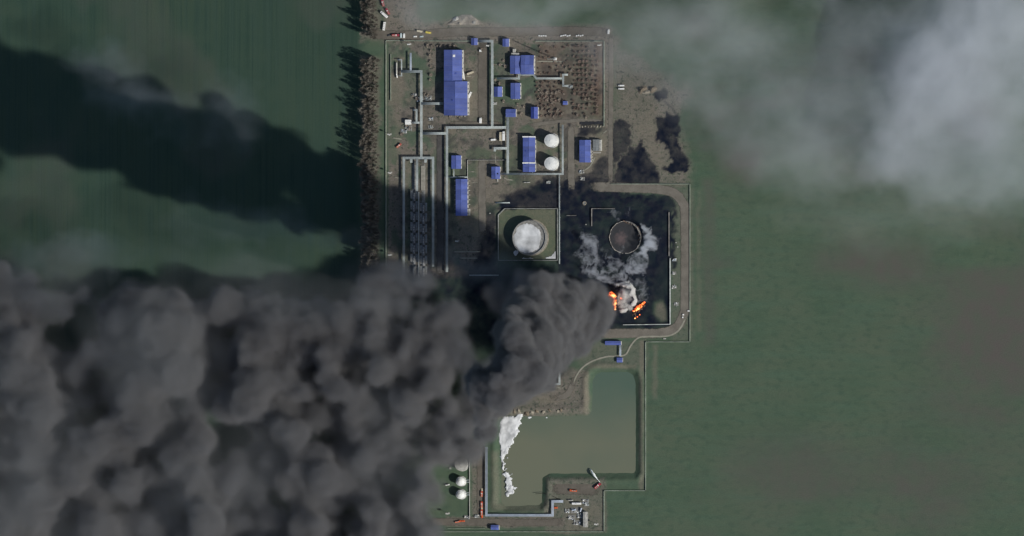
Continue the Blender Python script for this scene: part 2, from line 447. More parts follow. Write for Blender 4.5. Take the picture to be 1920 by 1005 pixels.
masks['pale'] = np.maximum(masks['pale'], .5 * sstep(.66, .74, fbm(PX, PY, 6, 3, 79)) * sstep(.5, .9, masks['oil']) * (PY < 392))
bundm = sstep(2, -1, sdist(PX, PY, [(1110, 393), (1254, 393), (1255, 607), (1120, 607), (1060, 560), (1050, 500), (1048, 400)]))
masks['oil'] = np.maximum(masks['oil'], bundm * np.clip(.80 + .5 * (fbm(PX, PY, 26, 5, 171) - .35), 0, 1))
masks['rust'] *= 1 - bundm
masks['oil'] = np.maximum(masks['oil'], .85 * sstep(4, -6, sdist(PX + (nn - .5) * 30, PY + (nf - .5) * 14, [(950, 362), (1000, 346), (1050, 340), (1160, 356), (1256, 366), (1262, 392), (1110, 392), (1046, 392), (935, 390)])))
paint('oil', [(938, 394), (1044, 394), (1044, 487), (936, 487)], .86, 1.5, .4, mode='cut'); paint('dark', [(936, 430), (965, 440), (990, 478), (1040, 484), (936, 486)], .5, 8, 5)
paint('oil', [(1226, 566), (1242, 564), (1250, 580), (1248, 602), (1236, 604), (1226, 590)], .8, 5, 3, mode='cut')
paint('oil', rect(1258, 505, 1300, 615), 1.0, 2, 1, mode='cut')

POND = [(1105, 712), (1112, 699), (1124, 693), (1176, 692), (1190, 700), (1196, 716), (1196, 884), (1190, 892), (1030, 893), (1021, 899), (1020, 944), (1012, 952), (946, 954), (934, 944), (934, 800), (942, 781), (960, 776), (1098, 775), (1104, 768)]
sdp = sdist(PX, PY, POND)
Z = np.where(sdp < 5, -4.6 * np.clip((5 - sdp) / 17.0, 0, 1), 0) + 1.1 * np.exp(-((sdp - 9) / 5.0) ** 2) * (PX < 1215)
tr = sdist(PX + (fbm(PX, PY, 9, 3, 5) - .5) * 6, PY + (fbm(PX, PY, 8, 3, 9) - .5) * 6, rect(1087, 226, 1131, 234))
Z = Z - 1.6 * sstep(2, -3, tr) + .6 * np.exp(-((tr - 5) / 3.0) ** 2)
near = sstep(60, -40, sdist(PX, PY, rect(700, 40, 1240, 990)))
Z = Z + (fbm(PX, PY, 9, 3, 90) - 0.5) * 0.5 * near * (masks['pale'] < 2)
Z = np.where(sdist(PX, PY, rect(690, -100, 715, 600)) < 0, Z * 0.3, Z)
gX, gY = G(PX, PY)
GV = np.stack([gX, gY, Z], -1).reshape(-1, 3)
idx = np.arange(NX * NY).reshape(NY, NX)
quads = np.stack([idx[1:, :-1], idx[1:, 1:], idx[:-1, 1:], idx[:-1, :-1]], -1).reshape(-1, 4)
# outer apron to the horizon
x0, x1, y0, y1 = gX[0, 0], gX[0, -1], gY[-1, 0], gY[0, 0]
E = 9000.0
axs = [-E, x0, G(660, 0)[0], G(690, 0)[0], x1, E]; ays = [-E, y0, y1, E]
ov = np.array([(x, y, -0.05) for y in ays for x in axs], float)
nb = len(GV)
oq = np.array([(r * 6 + q, r * 6 + q + 1, (r + 1) * 6 + q + 1, (r + 1) * 6 + q) for r in range(3) for q in range(5) if not (r == 1 and 1 <= q <= 3)]) + nb
AT = {}
zero8 = np.zeros((24, 4))
for nm, ks in (('mask_a', ('soil', 'pale', 'oil', 'lush')), ('mask_b', ('brown', 'dry', 'dark', 'rust'))):
    a = np.stack([masks[k].reshape(-1) for k in ks], -1)
    z = zero8.copy()
    if nm == 'mask_a': z[[r * 6 + q for r in range(4) for q in range(3)], 3] = 1.0
    AT[nm] = np.vstack([a, z])

gm, nt, bs = nodes_of('ground_cover')
L = nt.links
geo = nt.nodes.new('ShaderNodeNewGeometry')
sep = nt.nodes.new('ShaderNodeSeparateXYZ'); L.new(geo.outputs['Position'], sep.inputs[0])
def attr(n):
    a = nt.nodes.new('ShaderNodeAttribute'); a.attribute_name = n
    s = nt.nodes.new('ShaderNodeSeparateColor'); L.new(a.outputs['Color'], s.inputs[0])
    return s.outputs['Red'], s.outputs['Green'], s.outputs['Blue'], a.outputs['Alpha']
aS, aP, aO, aL = attr('mask_a'); aB, aD, aK, aR = attr('mask_b')
def mixc(f, a, b_):
    m = nt.nodes.new('ShaderNodeMix'); m.data_type = 'RGBA'
    L.new(f, m.inputs['Factor'])
    for s, v in ((m.inputs[6], a), (m.inputs[7], b_)):
        if isinstance(v, tuple): s.default_value = (*v, 1)
        else: L.new(v, s)
    return m.outputs[2]
def noisef(scale, lo, hi, detail=5, stretch=None):
    n = nt.nodes.new('ShaderNodeTexNoise'); n.inputs['Scale'].default_value = scale; n.inputs['Detail'].default_value = detail
    src = geo.outputs['Position']
    if stretch:
        mp = nt.nodes.new('ShaderNodeMapping'); mp.inputs['Scale'].default_value = stretch
        L.new(src, mp.inputs['Vector']); src = mp.outputs['Vector']
    L.new(src, n.inputs['Vector'])
    r = nt.nodes.new('ShaderNodeMapRange'); r.inputs['From Min'].default_value = lo; r.inputs['From Max'].default_value = hi
    L.new(n.outputs['Fac'], r.inputs['Value'])
    return r.outputs['Result']
g_right = mixc(noisef(0.012, .35, .65), (0.068, 0.107, 0.072), (0.088, 0.118, 0.082))
g_right = mixc(noisef(0.05, .45, .75, 5, (0.25, 1.6, 1)), g_right, (0.074, 0.120, 0.084))
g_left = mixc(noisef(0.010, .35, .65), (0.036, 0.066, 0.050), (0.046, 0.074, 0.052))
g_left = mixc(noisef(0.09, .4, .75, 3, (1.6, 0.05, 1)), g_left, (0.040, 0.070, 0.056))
g_right = mixc(noisef(0.14, .5, .85, 6, (0.5, 1.6, 1)), g_right, (0.088, 0.126, 0.084))
g_right = mixc(noisef(0.11, .5, .8, 6, (0.8, 1.3, 1.3)), g_right, (0.056, 0.092, 0.066))
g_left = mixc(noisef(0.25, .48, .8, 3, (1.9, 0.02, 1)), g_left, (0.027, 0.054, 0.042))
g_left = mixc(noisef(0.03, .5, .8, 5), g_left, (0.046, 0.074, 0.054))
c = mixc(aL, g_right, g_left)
c = mixc(aB, c, mixc(noisef(0.05, .35, .65), (0.100, 0.094, 0.086), (0.090, 0.102, 0.082)))
c = mixc(aD, c, mixc(noisef(0.2, .35, .65), (0.130, 0.138, 0.096), (0.098, 0.120, 0.084)))
soilc = mixc(noisef(0.16, .35, .65), (0.178, 0.156, 0.134), (0.140, 0.130, 0.112))
soilc = mixc(noisef(0.5, .5, .75), soilc, (0.225, 0.205, 0.18))
soilc = mixc(noisef(0.22, .56, .66, 4), soilc, (0.062, 0.066, 0.058))
soilc = mixc(noisef(0.31, .60, .68, 3), soilc, (0.070, 0.092, 0.062))
c = mixc(aS, c, soilc)
c = mixc(aR, c, (0.135, 0.095, 0.075))
c = mixc(aK, c, mixc(noisef(0.3, .4, .7), (0.052, 0.055, 0.055), (0.075, 0.07, 0.065)))
c = mixc(aP, c, mixc(noisef(0.4, .35, .65), (0.20, 0.182, 0.145), (0.155, 0.142, 0.115)))
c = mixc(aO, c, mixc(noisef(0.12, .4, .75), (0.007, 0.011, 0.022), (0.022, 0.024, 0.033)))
v = vary(nt, c, 0.9, 0.16, geo.outputs['Position'], 3.0)
L.new(v, bs.inputs['Base Color'])
bs.inputs['Roughness'].default_value = 0.95
bs.inputs['Specular IOR Level'].default_value = 0.05
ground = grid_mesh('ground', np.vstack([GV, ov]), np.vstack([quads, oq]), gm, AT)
tag(ground, kind='structure')

# ------------------------------------------------------------------ roads and paths
def ribbon(name, pts, w, m, z=0.05, label=None, step=6.0):
    q = [Vector(p).to_2d() if len(p) == 2 else Vector(p) for p in pts]
    out = []
    for i in range(len(q) - 1):            # Catmull-Rom smoothing
        p0, p1, p2, p3 = q[max(i - 1, 0)], q[i], q[i + 1], q[min(i + 2, len(q) - 1)]
        n = max(2, int((p2 - p1).length / step))
        for k in range(n):
            t = k / n
            out.append(0.5 * ((2 * p1) + (p2 - p0) * t + (2 * p0 - 5 * p1 + 4 * p2 - p3) * t * t + (3 * p1 - p0 - 3 * p2 + p3) * t ** 3))
    out.append(q[-1])
    vs, at = [], []
    for i, p in enumerate(out):
        d = (out[min(i + 1, len(out) - 1)] - out[max(i - 1, 0)]).normalized()
        nrm = Vector((-d.y, d.x))
        for s, e in ((-1, 0), (-.7, .8), (-.35, 1), (0, 0.95), (.35, 1), (.7, .8), (1, 0)):
            a = p + nrm * (s * w * 0.6)
            x, y = G(a.x, a.y)
            vs.append((x, y, z)); at.append(e * min(1.0, i / 4.0, (len(out) - 1 - i) / 4.0))
    n = len(out)
    qd = [(i * 7 + j, i * 7 + j + 1, (i + 1) * 7 + j + 1, (i + 1) * 7 + j) for i in range(n - 1) for j in range(6)]
    o = grid_mesh(name, np.array(vs), np.array(qd), m, {'edge': np.array(at)})
    return tag(o, label, kind='structure')
RD = sheet_mat('packed_earth_road', (0.135, 0.123, 0.105), 0.1, 0.16)
RG = sheet_mat('gravel_road', (0.165, 0.153, 0.132), 0.1, 0.16)
RP = sheet_mat('pale_path', (0.27, 0.265, 0.22), 0.2, 0.12)
RA = sheet_mat('worn_asphalt', (0.085, 0.082, 0.080), 0.1, 0.2)
ribbon('perimeter_road', [(1104, 350), (1180, 352), (1235, 355), (1264, 362), (1280, 380), (1285, 410), (1285, 560), (1282, 590), (1268, 614), (1240, 624), (1180, 625), (1120, 626)], 18, RG, .36)
ribbon('dirt_road', [(690, 64), (760, 66), (860, 60), (960, 60), (1060, 58), (1142, 60)], 17, RD, .36)
ribbon('dirt_road', [(1146, 58), (1146, 150), (1145, 240), (1145, 330), (1146, 352)], 9, RG, .34)
ribbon('yard_road', [(905, 78), (905, 150), (905, 232)], 17, RD, .33)
ribbon('yard_road', [(904, 290), (904, 370), (905, 446)], 14, RG, .33)
ribbon('yard_road', [(840, 232), (900, 233), (948, 232)], 10, RD, .38)
ribbon('yard_road', [(826, 240), (826, 400), (826, 520)], 14, RA, .34)
ribbon('yard_road', [(1071, 228), (1071, 300), (1072, 360)], 13, RG, .34)
ribbon('yard_road', [(984, 236), (1040, 229), (1090, 226), (1140, 228)], 7, RG, .40)
ribbon('yard_road', [(902, 836), (902, 900), (902, 972)], 15, RD, .34)
ribbon('yard_road', [(800, 978), (900, 979), (1000, 980), (1060, 978)], 14, RD, .38)
ribbon('yard_road', [(1030, 915), (1080, 915), (1128, 918)], 24, RD, .34)
ribbon('track_path', [(1078, 700), (1074, 722), (1060, 742), (1030, 748)], 12, RG, .40)
ribbon('footpath', [(1287, 588), (1284, 600), (1272, 620), (1252, 630), (1215, 631), (1196, 634), (1183, 648), (1174, 664), (1160, 668), (1136, 669), (1105, 680), (1085, 698), (1074, 722)], 3.2, RP, .44, step=4)
ribbon('footpath', [(1031, 720), (1054, 728), (1064, 716)], 2.4, RP, .44)
for q in ([(866, 143), (892, 143)], [(926, 121), (956, 121)], [(926, 98), (940, 98)], [(1003, 115), (1018, 115), (1060, 116)], [(878, 342), (898, 342)], [(876, 322), (896, 322)], [(1143, 240), (1136, 246), (1126, 254)], [(733, 258), (760, 262)],
          [(928, 284), (930, 312)], [(941, 328), (950, 336), (968, 338)], [(983, 328), (984, 342)], [(815, 153), (832, 153)], [(735, 330), (752, 336)], [(1118, 290), (1106, 312), (1090, 322)], [(1004, 300), (1018, 318)], [(846, 472), (905, 472)], [(858, 484), (900, 484)]):
    ribbon('footpath', q, 2.4, RP, .46, step=3)
ribbon('footpath', [(724, 78), (724, 300), (724, 505)], 2.2, RP, .32)

# ------------------------------------------------------------------ the pond
wm, nt, bs = nodes_of('pond_water')
L = nt.links
geo = nt.nodes.new('ShaderNodeNewGeometry')
n = nt.nodes.new('ShaderNodeTexNoise'); n.inputs['Scale'].default_value = 0.011; n.inputs['Detail'].default_value = 4
L.new(geo.outputs['Position'], n.inputs['Vector'])
sp = nt.nodes.new('ShaderNodeSeparateXYZ'); L.new(geo.outputs['Position'], sp.inputs[0])
mr = nt.nodes.new('ShaderNodeMapRange'); mr.inputs['From Min'].default_value = -215; mr.inputs['From Max'].default_value = -145
L.new(sp.outputs['Y'], mr.inputs['Value'])
ad = nt.nodes.new('ShaderNodeMath'); ad.operation = 'MULTIPLY_ADD'; ad.inputs[1].default_value = 1.2; L.new(n.outputs['Fac'], ad.inputs[0]); 
sb = nt.nodes.new('ShaderNodeMath'); sb.operation = 'SUBTRACT'; sb.inputs[1].default_value = 0.6; L.new(mr.outputs['Result'], sb.inputs[0]); L.new(sb.outputs[0], ad.inputs[2])
cr = nt.nodes.new('ShaderNodeValToRGB'); L.new(ad.outputs[0], cr.inputs['Fac'])
cr.color_ramp.elements[0].position = 0.0; cr.color_ramp.elements[0].color = (0.155, 0.168, 0.122, 1)     # silty shallow water
cr.color_ramp.elements[1].position = 1.0; cr.color_ramp.elements[1].color = (0.088, 0.132, 0.104, 1)     # greener deep water
L.new(cr.outputs['Color'], bs.inputs['Base Color'])
bs.inputs['Roughness'].default_value = 0.25
bs.inputs['Specular IOR Level'].default_value = 0.25
wv = [G(*p) for p in rect(928, 686, 1202, 960)]
water = MB().add([(x, y, -2.7) for x, y in wv], [(3, 2, 1, 0)]).build('pond_water', wm)
tag(water, kind='structure')

# ------------------------------------------------------------------ buildings
def RC(x0, y0, x1, y1, h):
    a, b = G(x0, y1, h), G(x1, y0, h)
    return a[0], a[1], b[0], b[1]              # min x, min y, max x, max y in metres
def gable(root, x0, y0, x1, y1, h, rise, axis, m=None, panel=6.5, lift=0.0, over=0.35, single=False):
    """roof of two slopes laid as separate metal panels"""
    m = m or M_BLUE
    ax0, ay0, ax1, ay1 = x0 - over, y0 - over, x1 + over, y1 + over
    if axis == 'y':
        L0, L1, c = ay0, ay1, (ax0 + ax1) / 2
        pt = lambda s, u, z: (ax0 + (ax1 - ax0) * s, u, z)
    else:
        L0, L1 = ax0, ax1
        pt = lambda s, u, z: (u, ay0 + (ay1 - ay0) * s, z)
    n = max(1, round((L1 - L0) / panel)); d = (L1 - L0) / n
    slopes = ((0.0, 1.0),) if single else ((0.0, 0.5), (0.5, 1.0))
    for a, b in slopes:
        for i in range(n):
            j = random.uniform(-.03, .03) + lift
            u0, u1 = L0 + i * d + 0.04, L0 + (i + 1) * d - 0.04
            zf = (lambda s: h + rise * s) if single else (lambda s: h + rise * (1 - abs(2 * s - 1)))
            q = MB()
            bt = [pt(a, u0, zf(a) + j), pt(b, u0, zf(b) + j), pt(b, u1, zf(b) + j), pt(a, u1, zf(a) + j)]
            if axis == 'x': bt = bt[::-1]
            q.hexa(bt, [(x, y, z + 0.14) for x, y, z in bt])
            # standing seams
            k = max(1, int((u1 - u0) / 1.1))
            for w in range(k):
                uu = u0 + (w + 0.5) * (u1 - u0) / k
                bb = [pt(a, uu - .05, zf(a) + j + .141), pt(b, uu - .05, zf(b) + j + .141), pt(b, uu + .05, zf(b) + j + .141), pt(a, uu + .05, zf(a) + j + .141)]
                if axis == 'x': bb = bb[::-1]
                q.hexa(bb, [(x, y, z + 0.08) for x, y, z in bb])
            q.build('roof_panel', m, root)
    if not single:
        r = MB()
        z = h + rise + 0.1 + lift
        if axis == 'y': r.box((ax0 + ax1) / 2, (ay0 + ay1) / 2, z, 0.5, L1 - L0, z + 0.16)
        else: r.box((ax0 + ax1) / 2, (ay0 + ay1) / 2, z, L1 - L0, 0.5, z + 0.16)
        r.build('ridge_cap', m, root)
def walls(root, x0, y0, x1, y1, h, rise=0.0, axis='y', m=None):
    q = MB()
    if rise <= 0:
        q.box((x0 + x1) / 2, (y0 + y1) / 2, -0.4, x1 - x0, y1 - y0, h - .02)
    else:
        if axis == 'y':
            f = [(x0, -0.4), (x1, -0.4), (x1, h - .03), ((x0 + x1) / 2, h + rise - .05), (x0, h - .03)]
            vs = [(a, y0, b) for a, b in f] + [(a, y1, b) for a, b in f]
        else:
            f = [(y1, -0.4), (y0, -0.4), (y0, h - .03), ((y0 + y1) / 2, h + rise - .05), (y1, h - .03)]
            vs = [(x0, a, b) for a, b in f] + [(x1, a, b) for a, b in f]
        q.add(vs, [(0, 1, 2, 3, 4), (9, 8, 7, 6, 5)] + [(i, 5 + i, 5 + (i + 1) % 5, (i + 1) % 5) for i in range(5)])
    q.build('wall', m or M_WALL, root)
    # windows and a door on the two walls the satellite can see
    ln = y1 - y0
    k = int(ln / 5.5)
    for i in range(k):
        yc = y0 + (i + 0.5) * ln / k
        if i == k // 2:
            d = MB().box(x1 + .05, yc, 0.1, .12, 1.8, min(2.6, h * .7)).build('door', M_DOOR, root)
            MB().box(x1 + .14, yc - .6, 1.1, .06, .25, 1.25).build('handle', M_STEEL, d)
        else:
            w = MB().box(x1 + .04, yc, h * .38, .1, 2.0, h * .7).build('window', M_GLASS, root)
            MB().box(x1 + .1, yc, h * .38 - .14, .2, 2.3, h * .38).build('sill', M_PALE, w)
    lx = x1 - x0; k = max(1, int(lx / 6))
    for i in range(k):
        xc = x0 + (i + 0.5) * lx / k
        MB().box(xc, y0 - .04, h * .35, min(1.8, lx * .4), .1, h * .7).build('window', M_GLASS, root)
def building(label, x0, y0, x1, y1, h, rise=1.2, axis='y', cat='building', m=None, wm_=None, panel=6.5, name='blue_roofed_building', single=False, group=None):
    if rise > .5: rise *= 1.5
    a = RC(x0, y0, x1, y1, h)
    root = thing(name, label, cat, ((a[0] + a[2]) / 2, (a[1] + a[3]) / 2, 0), 0, group)
    ox, oy = root.location.x, root.location.y
    r = (a[0] - ox, a[1] - oy, a[2] - ox, a[3] - oy)
    walls(root, *r, h, 0 if single else rise, axis, wm_)
    gable(root, *r, h, rise, axis, m, panel, single=single)
    return root, r
def vent(root, x, y, z, s=1.2, m=None):
    v_ = MB().box(x, y, z, s, s, z + .7).build('roof_vent', m or M_WHITE, root)
    MB().box(x, y, z + .72, s * 1.3, s * 1.3, z + .9).build('vent_cap', m or M_WHITE, v_)

# the long hall: two sections of one building
a = RC(833, 94, 866, 153, 9.0); b_ = RC(833, 153, 876, 216, 10.0)
hall = thing('blue_roofed_hall', 'long blue roofed hall, the largest building, wider at its southern end', 'building', (a[0], b_[1], 0))
ox, oy = hall.location.x, hall.location.y
r1 = tuple(v_ - (ox, oy)[i % 2] for i, v_ in enumerate(a)); r2 = tuple(v_ - (ox, oy)[i % 2] for i, v_ in enumerate(b_))
walls(hall, r1[0], r1[1] + .1, r1[2], r1[3], 9.0, 2.6, 'y'); walls(hall, *r2, 10.0, 3.0, 'y')
gable(hall, r1[0], r1[1] + .4, r1[2], r1[3], 9.0, 2.6, 'y'); gable(hall, *r2, 10.0, 3.0, 'y')
vent(hall, r1[0] + 13, r1[3] - 7, 10.9, 2.2); vent(hall, r1[0] + 15, r1[1] + 10, 10.5, 1.4, M_BLUE2); vent(hall, r2[0] + 12, r2[3] - 23, 12.6, 1.2, M_BLUE2)
st = MB()
for k in range(14): st.box(r1[2] + 1.0, r1[1] + 1.5 + k * .8, 0 if k == 0 else k * .5 - .1, 1.6, .8, k * .5 + .12)
st.build('outside_stair', M_WHITE, hall)
for k in range(5):
    MB().box(r2[0] + 6 + k * 4.4, r2[1] - 1.3, -.2, 2.2, 1.6, 1.2).build('air_cooler', M_CONC, hall)

rt, r = building('western half of the twin blue building, pale lean-to on its north side', 957, 105, 976, 138, 6, 1.0, 'y')
MB().box((r[0] + r[2]) / 2 - 1, r[3] + 2.2, -.3, 9.5, 3.2, 4.2).build('lean_to', M_PALE, rt)
MB().box(r[0] + 4, r[3] + 6.5, -.3, 3.0, 4.5, 4.0).build('lean_to', M_PALE, rt)
building('eastern half of the twin blue building, the wider one with a plain roof', 977.5, 104, 1001, 139, 6.5, 1.4, 'x', panel=5)
rt, r = building('blue roofed block just south of the twin blue building', 958, 156, 975, 185, 6, .9, 'y', panel=5)
for k in range(4): vent(rt, r[0] + 1.5 + k * 2.2, r[1] - .9, .2, .8, M_PALE)
building('small blue hut beside the long north-south pipe rack, left of a larger blue block', 927, 163, 941, 181, 4.5, 1.3, 'y', m=M_BLUE, cat='hut', name='blue_roofed_hut')
building('blue hut at the top of the pipe rack corner, above the small white vehicles', 949, 205, 967, 219, 4.5, .9, 'x', cat='hut', name='blue_roofed_hut', m=M_BLUE)
building('tall narrow blue hut standing alone by the bare shrub rows', 996, 201, 1008, 222, 6.5, 1.2, 'y', cat='hut', name='blue_roofed_hut', m=M_BLUE2)
building('tiny blue kiosk among the bare shrubs', 1056, 190, 1064, 196, 3, .4, 'x', cat='kiosk', name='blue_roofed_kiosk')
rt, r = building('blue roofed pump house with two white bands, left of the two white tanks', 981, 256, 1003, 322, 6, .8, 'y', cat='pump house')
for yy in (r[3] - .3, r[1] + (r[3] - r[1]) * .25):
    MB().box((r[0] + r[2]) / 2, yy, 6.0, r[2] - r[0] + 1.2, 1.5, 7.45).build('white_parapet', M_WHITE, rt)
vent(rt, r[0] + 3, r[1] + 9, 6.5, 1.2, M_BLUE2); vent(rt, r[0] + 4, r[1] + 25, 6.6, 1.0, M_BLUE2); vent(rt, r[0] + 10.5, r[1] - 1, 0, 1.2, M_WHITE)
rt, r = building('blue roofed building standing alone east of the two white tanks', 1087, 263, 1107, 304, 6, .7, 'y', m=M_BLUE)
for k in range(5): MB().box(r[2] + 1.0, r[1] + 3 + k * 3.4, -.2, 1.2, 1.5, 1.6).build('air_cooler', M_PALE, rt)
building('square blue hut at the north end of the long narrow blue building', 847, 292, 864, 316, 5, .8, 'y', cat='hut', name='blue_roofed_hut', panel=5)
rt, r = building('long narrow blue building with white wall fins along both sides', 855, 336, 876, 404, 6, .9, 'y')
for k in range(8):
    yy = r[1] + 2 + k * (r[3] - r[1] - 4) / 7
    for sx in (r[0] - 1.1, r[2] + 1.1):
        MB().box(sx, yy, -.2, 2.0, .7, 5.2).build('wall_fin', M_PALE, rt)
MB().box(r[2] + 1.2, r[1] + 4, -.2, 2.2, 8, 2.0).build('loading_dock', M_PALE, rt)
rt, r = building('blue hut with a dark roof hatch beside the broad earth yard', 922, 313, 937, 335, 5.5, .9, 'y', cat='hut', name='blue_roofed_hut', panel=5)
vent(rt, r[2] - 2.2, r[1] + 6, 6.0, 1.3, M_GLASS); MB().box(r[0] + 6, r[1] - 2, -.2, 1.6, 3.2, 1.0).build('doorstep', M_PALE, rt)
building('blue gatehouse at the north road where the pipe rack begins', 884, 72, 895, 84, 4.5, .9, 'y', cat='gatehouse', name='blue_roofed_hut', panel=4)
building('blue hut on the north edge right of the gatehouse', 943, 73, 954, 87, 5, .9, 'y', cat='hut', name='blue_roofed_hut', panel=4)
building('blue roofed shelter by the footpath at the edge of the black smoke', 1135, 640, 1164, 646.5, 4, .4, 'x', cat='shelter', name='blue_roofed_shelter')
building('tiny blue kiosk just below the footpath north of the pond', 1157, 671, 1167, 679, 3, .4, 'x', cat='kiosk', name='blue_roofed_kiosk')
building('small blue guard hut by the southern fence', 921, 985, 935, 993, 4, .7, 'x', cat='hut', name='blue_roofed_hut', panel=4)
rt, r = building('small white hut beside the western pipe rack', 760, 225, 770, 233, 4, .3, 'x', cat='hut', name='white_hut', m=M_WHITE, wm_=M_WHITE)
rt, r = building('grey shed with a flat roof beside the lone blue building', 1112, 262, 1123, 283, 4.5, .25, 'y', cat='shed', name='grey_shed', m=M_STEEL, wm_=M_CONC)
MB().box(r[2] + 1.6, (r[1] + r[3]) / 2, -.2, 2.2, r[3] - r[1], 4.2).build('side_wall', M_PALE, rt)
MB().box((r[0] + r[2]) / 2, r[1] - 2.2, -.2, 10, 1.0, .5).build('kerb_slab', M_PALE, rt)
rt, r = building('long grey canopy beside the jumble of pipework in the south yard', 1094, 960, 1101, 988, 4.5, .3, 'y', cat='canopy', name='grey_canopy', m=M_PALE, wm_=M_CONC)

# ------------------------------------------------------------------ fences
def fence(label, pts, h=1.3, m=None, name='perimeter_fence', th=0.55, cat='fence', spacing=6.0):
    p0 = G(*pts[0])
    root = thing(name, label, cat, (p0[0], p0[1], 0))
    posts = MB()
    for a, b in zip(pts[:-1], pts[1:]):
        A, B = Vector(G(*a)) - Vector(p0), Vector(G(*b)) - Vector(p0)
        L_ = (B - A).length; d = (B - A) / L_; ang = math.atan2(d.y, d.x)
        n = max(1, round(L_ / 24))
        for i in range(n):
            c0, c1 = A + d * (L_ * i / n + .1), A + d * (L_ * (i + 1) / n - .1)
            c_ = (c0 + c1) / 2
            q = MB().box(c_.x, c_.y, .15, (c1 - c0).length, th, h, ang)
            q.box(c_.x, c_.y, h + .02, (c1 - c0).length, th * 1.5, h + .14, ang)
            o = q.build('fence_panel', m or M_FENCE, root)
        k = max(1, int(L_ / spacing))
        for i in range(k + 1):
            c_ = A + d * (L_ * i / k)
            posts.box(c_.x, c_.y, -.3, th + .12, th + .12, h + .3, ang)
    tag(posts.build('post', m or M_FENCE, root), kind='stuff')
    return root
fence('long western fence between the tree belt and the works', [(724, 76), (724, 505)])
fence('northern fence in front of the long blue hall', [(724, 76), (884, 77)])
fence('northern fence above the bare shrub rows, from the pipe rack to the corner', [(1006, 77), (1133, 77), (1133, 236)])
fence('outer fence around the burnt tank yard, stepping down to the pond corner', [(1146, 345), (1294, 345), (1294, 641), (1211, 641), (1211, 920), (1133, 920), (1133, 997), (820, 997)])
fence('inner western fence along the sandy strip', [(733, 102), (733, 188)], h=1.6, th=.3)
fence('low pale rail around the yard beside the long narrow blue building', [(877, 338), (877, 300), (952, 300)], h=1.4, th=.3, m=M_PALE, name='yard_rail')
fence('fence beside the lower white tanks', [(881, 840), (881, 973)], h=1.8, th=.35, m=M_PALE, name='tank_yard_fence')
fence('low fence along the south edge of the tank yard', [(840, 991), (908, 991)], h=1.2, th=.3, name='tank_yard_fence')

# ------------------------------------------------------------------ pipe racks
TRESTLE = None
def pipe_rack(label, runs, h=4.5, n=4, r=.34, gap=.78, m=None, name='pipe_rack', cat='pipe rack', sup=9.0):
    """runs: polylines on the map; every pipe is a part, every trestle is a part"""
    global TRESTLE
    m = m or M_PIPE
    p0 = G(*runs[0][0], h)
    root = thing(name, label, cat, (p0[0], p0[1], 0))
    for ri, run in enumerate(runs):
        q = [Vector(G(x, y, h)) - Vector(p0) for x, y in run]
        for k in range(n):
            off = (k - (n - 1) / 2) * gap
            pts = []
            for i, p in enumerate(q):
                a = (q[i] - q[i - 1]).normalized() if i > 0 else (q[1] - q[0]).normalized()
                b = (q[i + 1] - q[i]).normalized() if i < len(q) - 1 else a
                na, nb_ = Vector((-a.y, a.x)), Vector((-b.y, b.x))
                t = (na + nb_); t = t / max(.3, t.length_squared) * 2 if t.length > .1 else na
                pts.append((p.x + t.x * off, p.y + t.y * off, h + (0.0 if ri == 0 else .9 * r * ((ri % 2) or -1))))
            MB().tube(pts, r * (1.0 if k % 2 == 0 else .8), 8).build('pipe', m, root, smooth=True)
        for a, b in zip(q[:-1], q[1:]):
            d = b - a; L_ = d.length; ang = math.atan2(d.y, d.x)
            kk = max(1, int(L_ / sup))
            for i in range(kk):
                c_ = a + d * ((i + .5) / kk)
                w = n * gap + .3
                if TRESTLE is None or abs(TRESTLE[1] - (w, h)[0]) > 1e-6 or TRESTLE[2] != h:
                    t = MB()
                    for s in (-1, 1): t.box(0, s * w * .42, -.3, .3, .3, h - r - .06)
                    t.box(0, 0, h - r - .05, .35, w, h - r - .001 + .0); t.box(0, 0, h * .5, .12, w * .8, h * .5 + .15)
                    TRESTLE = (t.mesh('trestle', M_STEEL), w, h)
                o = bpy.data.objects.new('trestle', TRESTLE[0]); col.objects.link(o)
                o.parent = root; o.location = (c_.x, c_.y, 0); o.rotation_euler = (0, 0, ang)
    return root
pipe_rack('western pipe rack running south from a loop to the wagon loading gantry', [[(752, 134), (790, 134), (790, 294)], [(790, 194), (815, 194), (832, 194)]])
pipe_rack('pale pipe loop around a slim vessel at the western edge', [[(744, 112), (753, 112), (753, 142), (747, 142)]], h=3, n=2)
pipe_rack('short bluish pipe branch standing north of the western rack', [[(770, 99), (770, 132)]], n=3, m=M_PIPEB)
pipe_rack('hooked pipe branch leading to the small white hut', [[(774, 206), (781, 206), (781, 229)], [(770, 230), (788, 230)]], n=3, h=3.5)
pipe_rack('short pipe bridge linking the two western racks', [[(792, 250), (837, 250)]])
pipe_rack('long pipe rack from the hut corner west and then south into the smoke', [[(949, 239), (838, 239), (838, 510)]])
pipe_rack('long straight pipe rack south from the gatehouse', [[(896, 77), (923, 77), (923, 237)]])
pipe_rack('pipe rack south from the blue hut past the pump house', [[(952, 219), (952, 326)], [(950, 278), (928, 278), (928, 284)]])
pipe_rack('stepped pipe rack below the twin blue building', [[(932, 147), (973, 147), (973, 140), (1000, 140), (1006, 147), (1055, 147)], [(1065, 140), (1056, 140), (1056, 161), (1065, 161)]], n=3)
pipe_rack('pipe rack frame around the wagon loading tracks', [[(757, 512), (757, 296), (812, 296), (812, 500)], [(782, 298), (782, 358)], [(771, 296), (771, 305)], [(798, 296), (798, 305)]])
pipe_rack('pipe rack below and right of the two white tanks', [[(938, 326), (1055, 326), (1055, 234)]], n=3)
pipe_rack('single pipe run south from the white tanks past the foam filled tank', [[(1049, 328), (1049, 400), (1049, 495)]], n=2, r=.3, h=2.5)
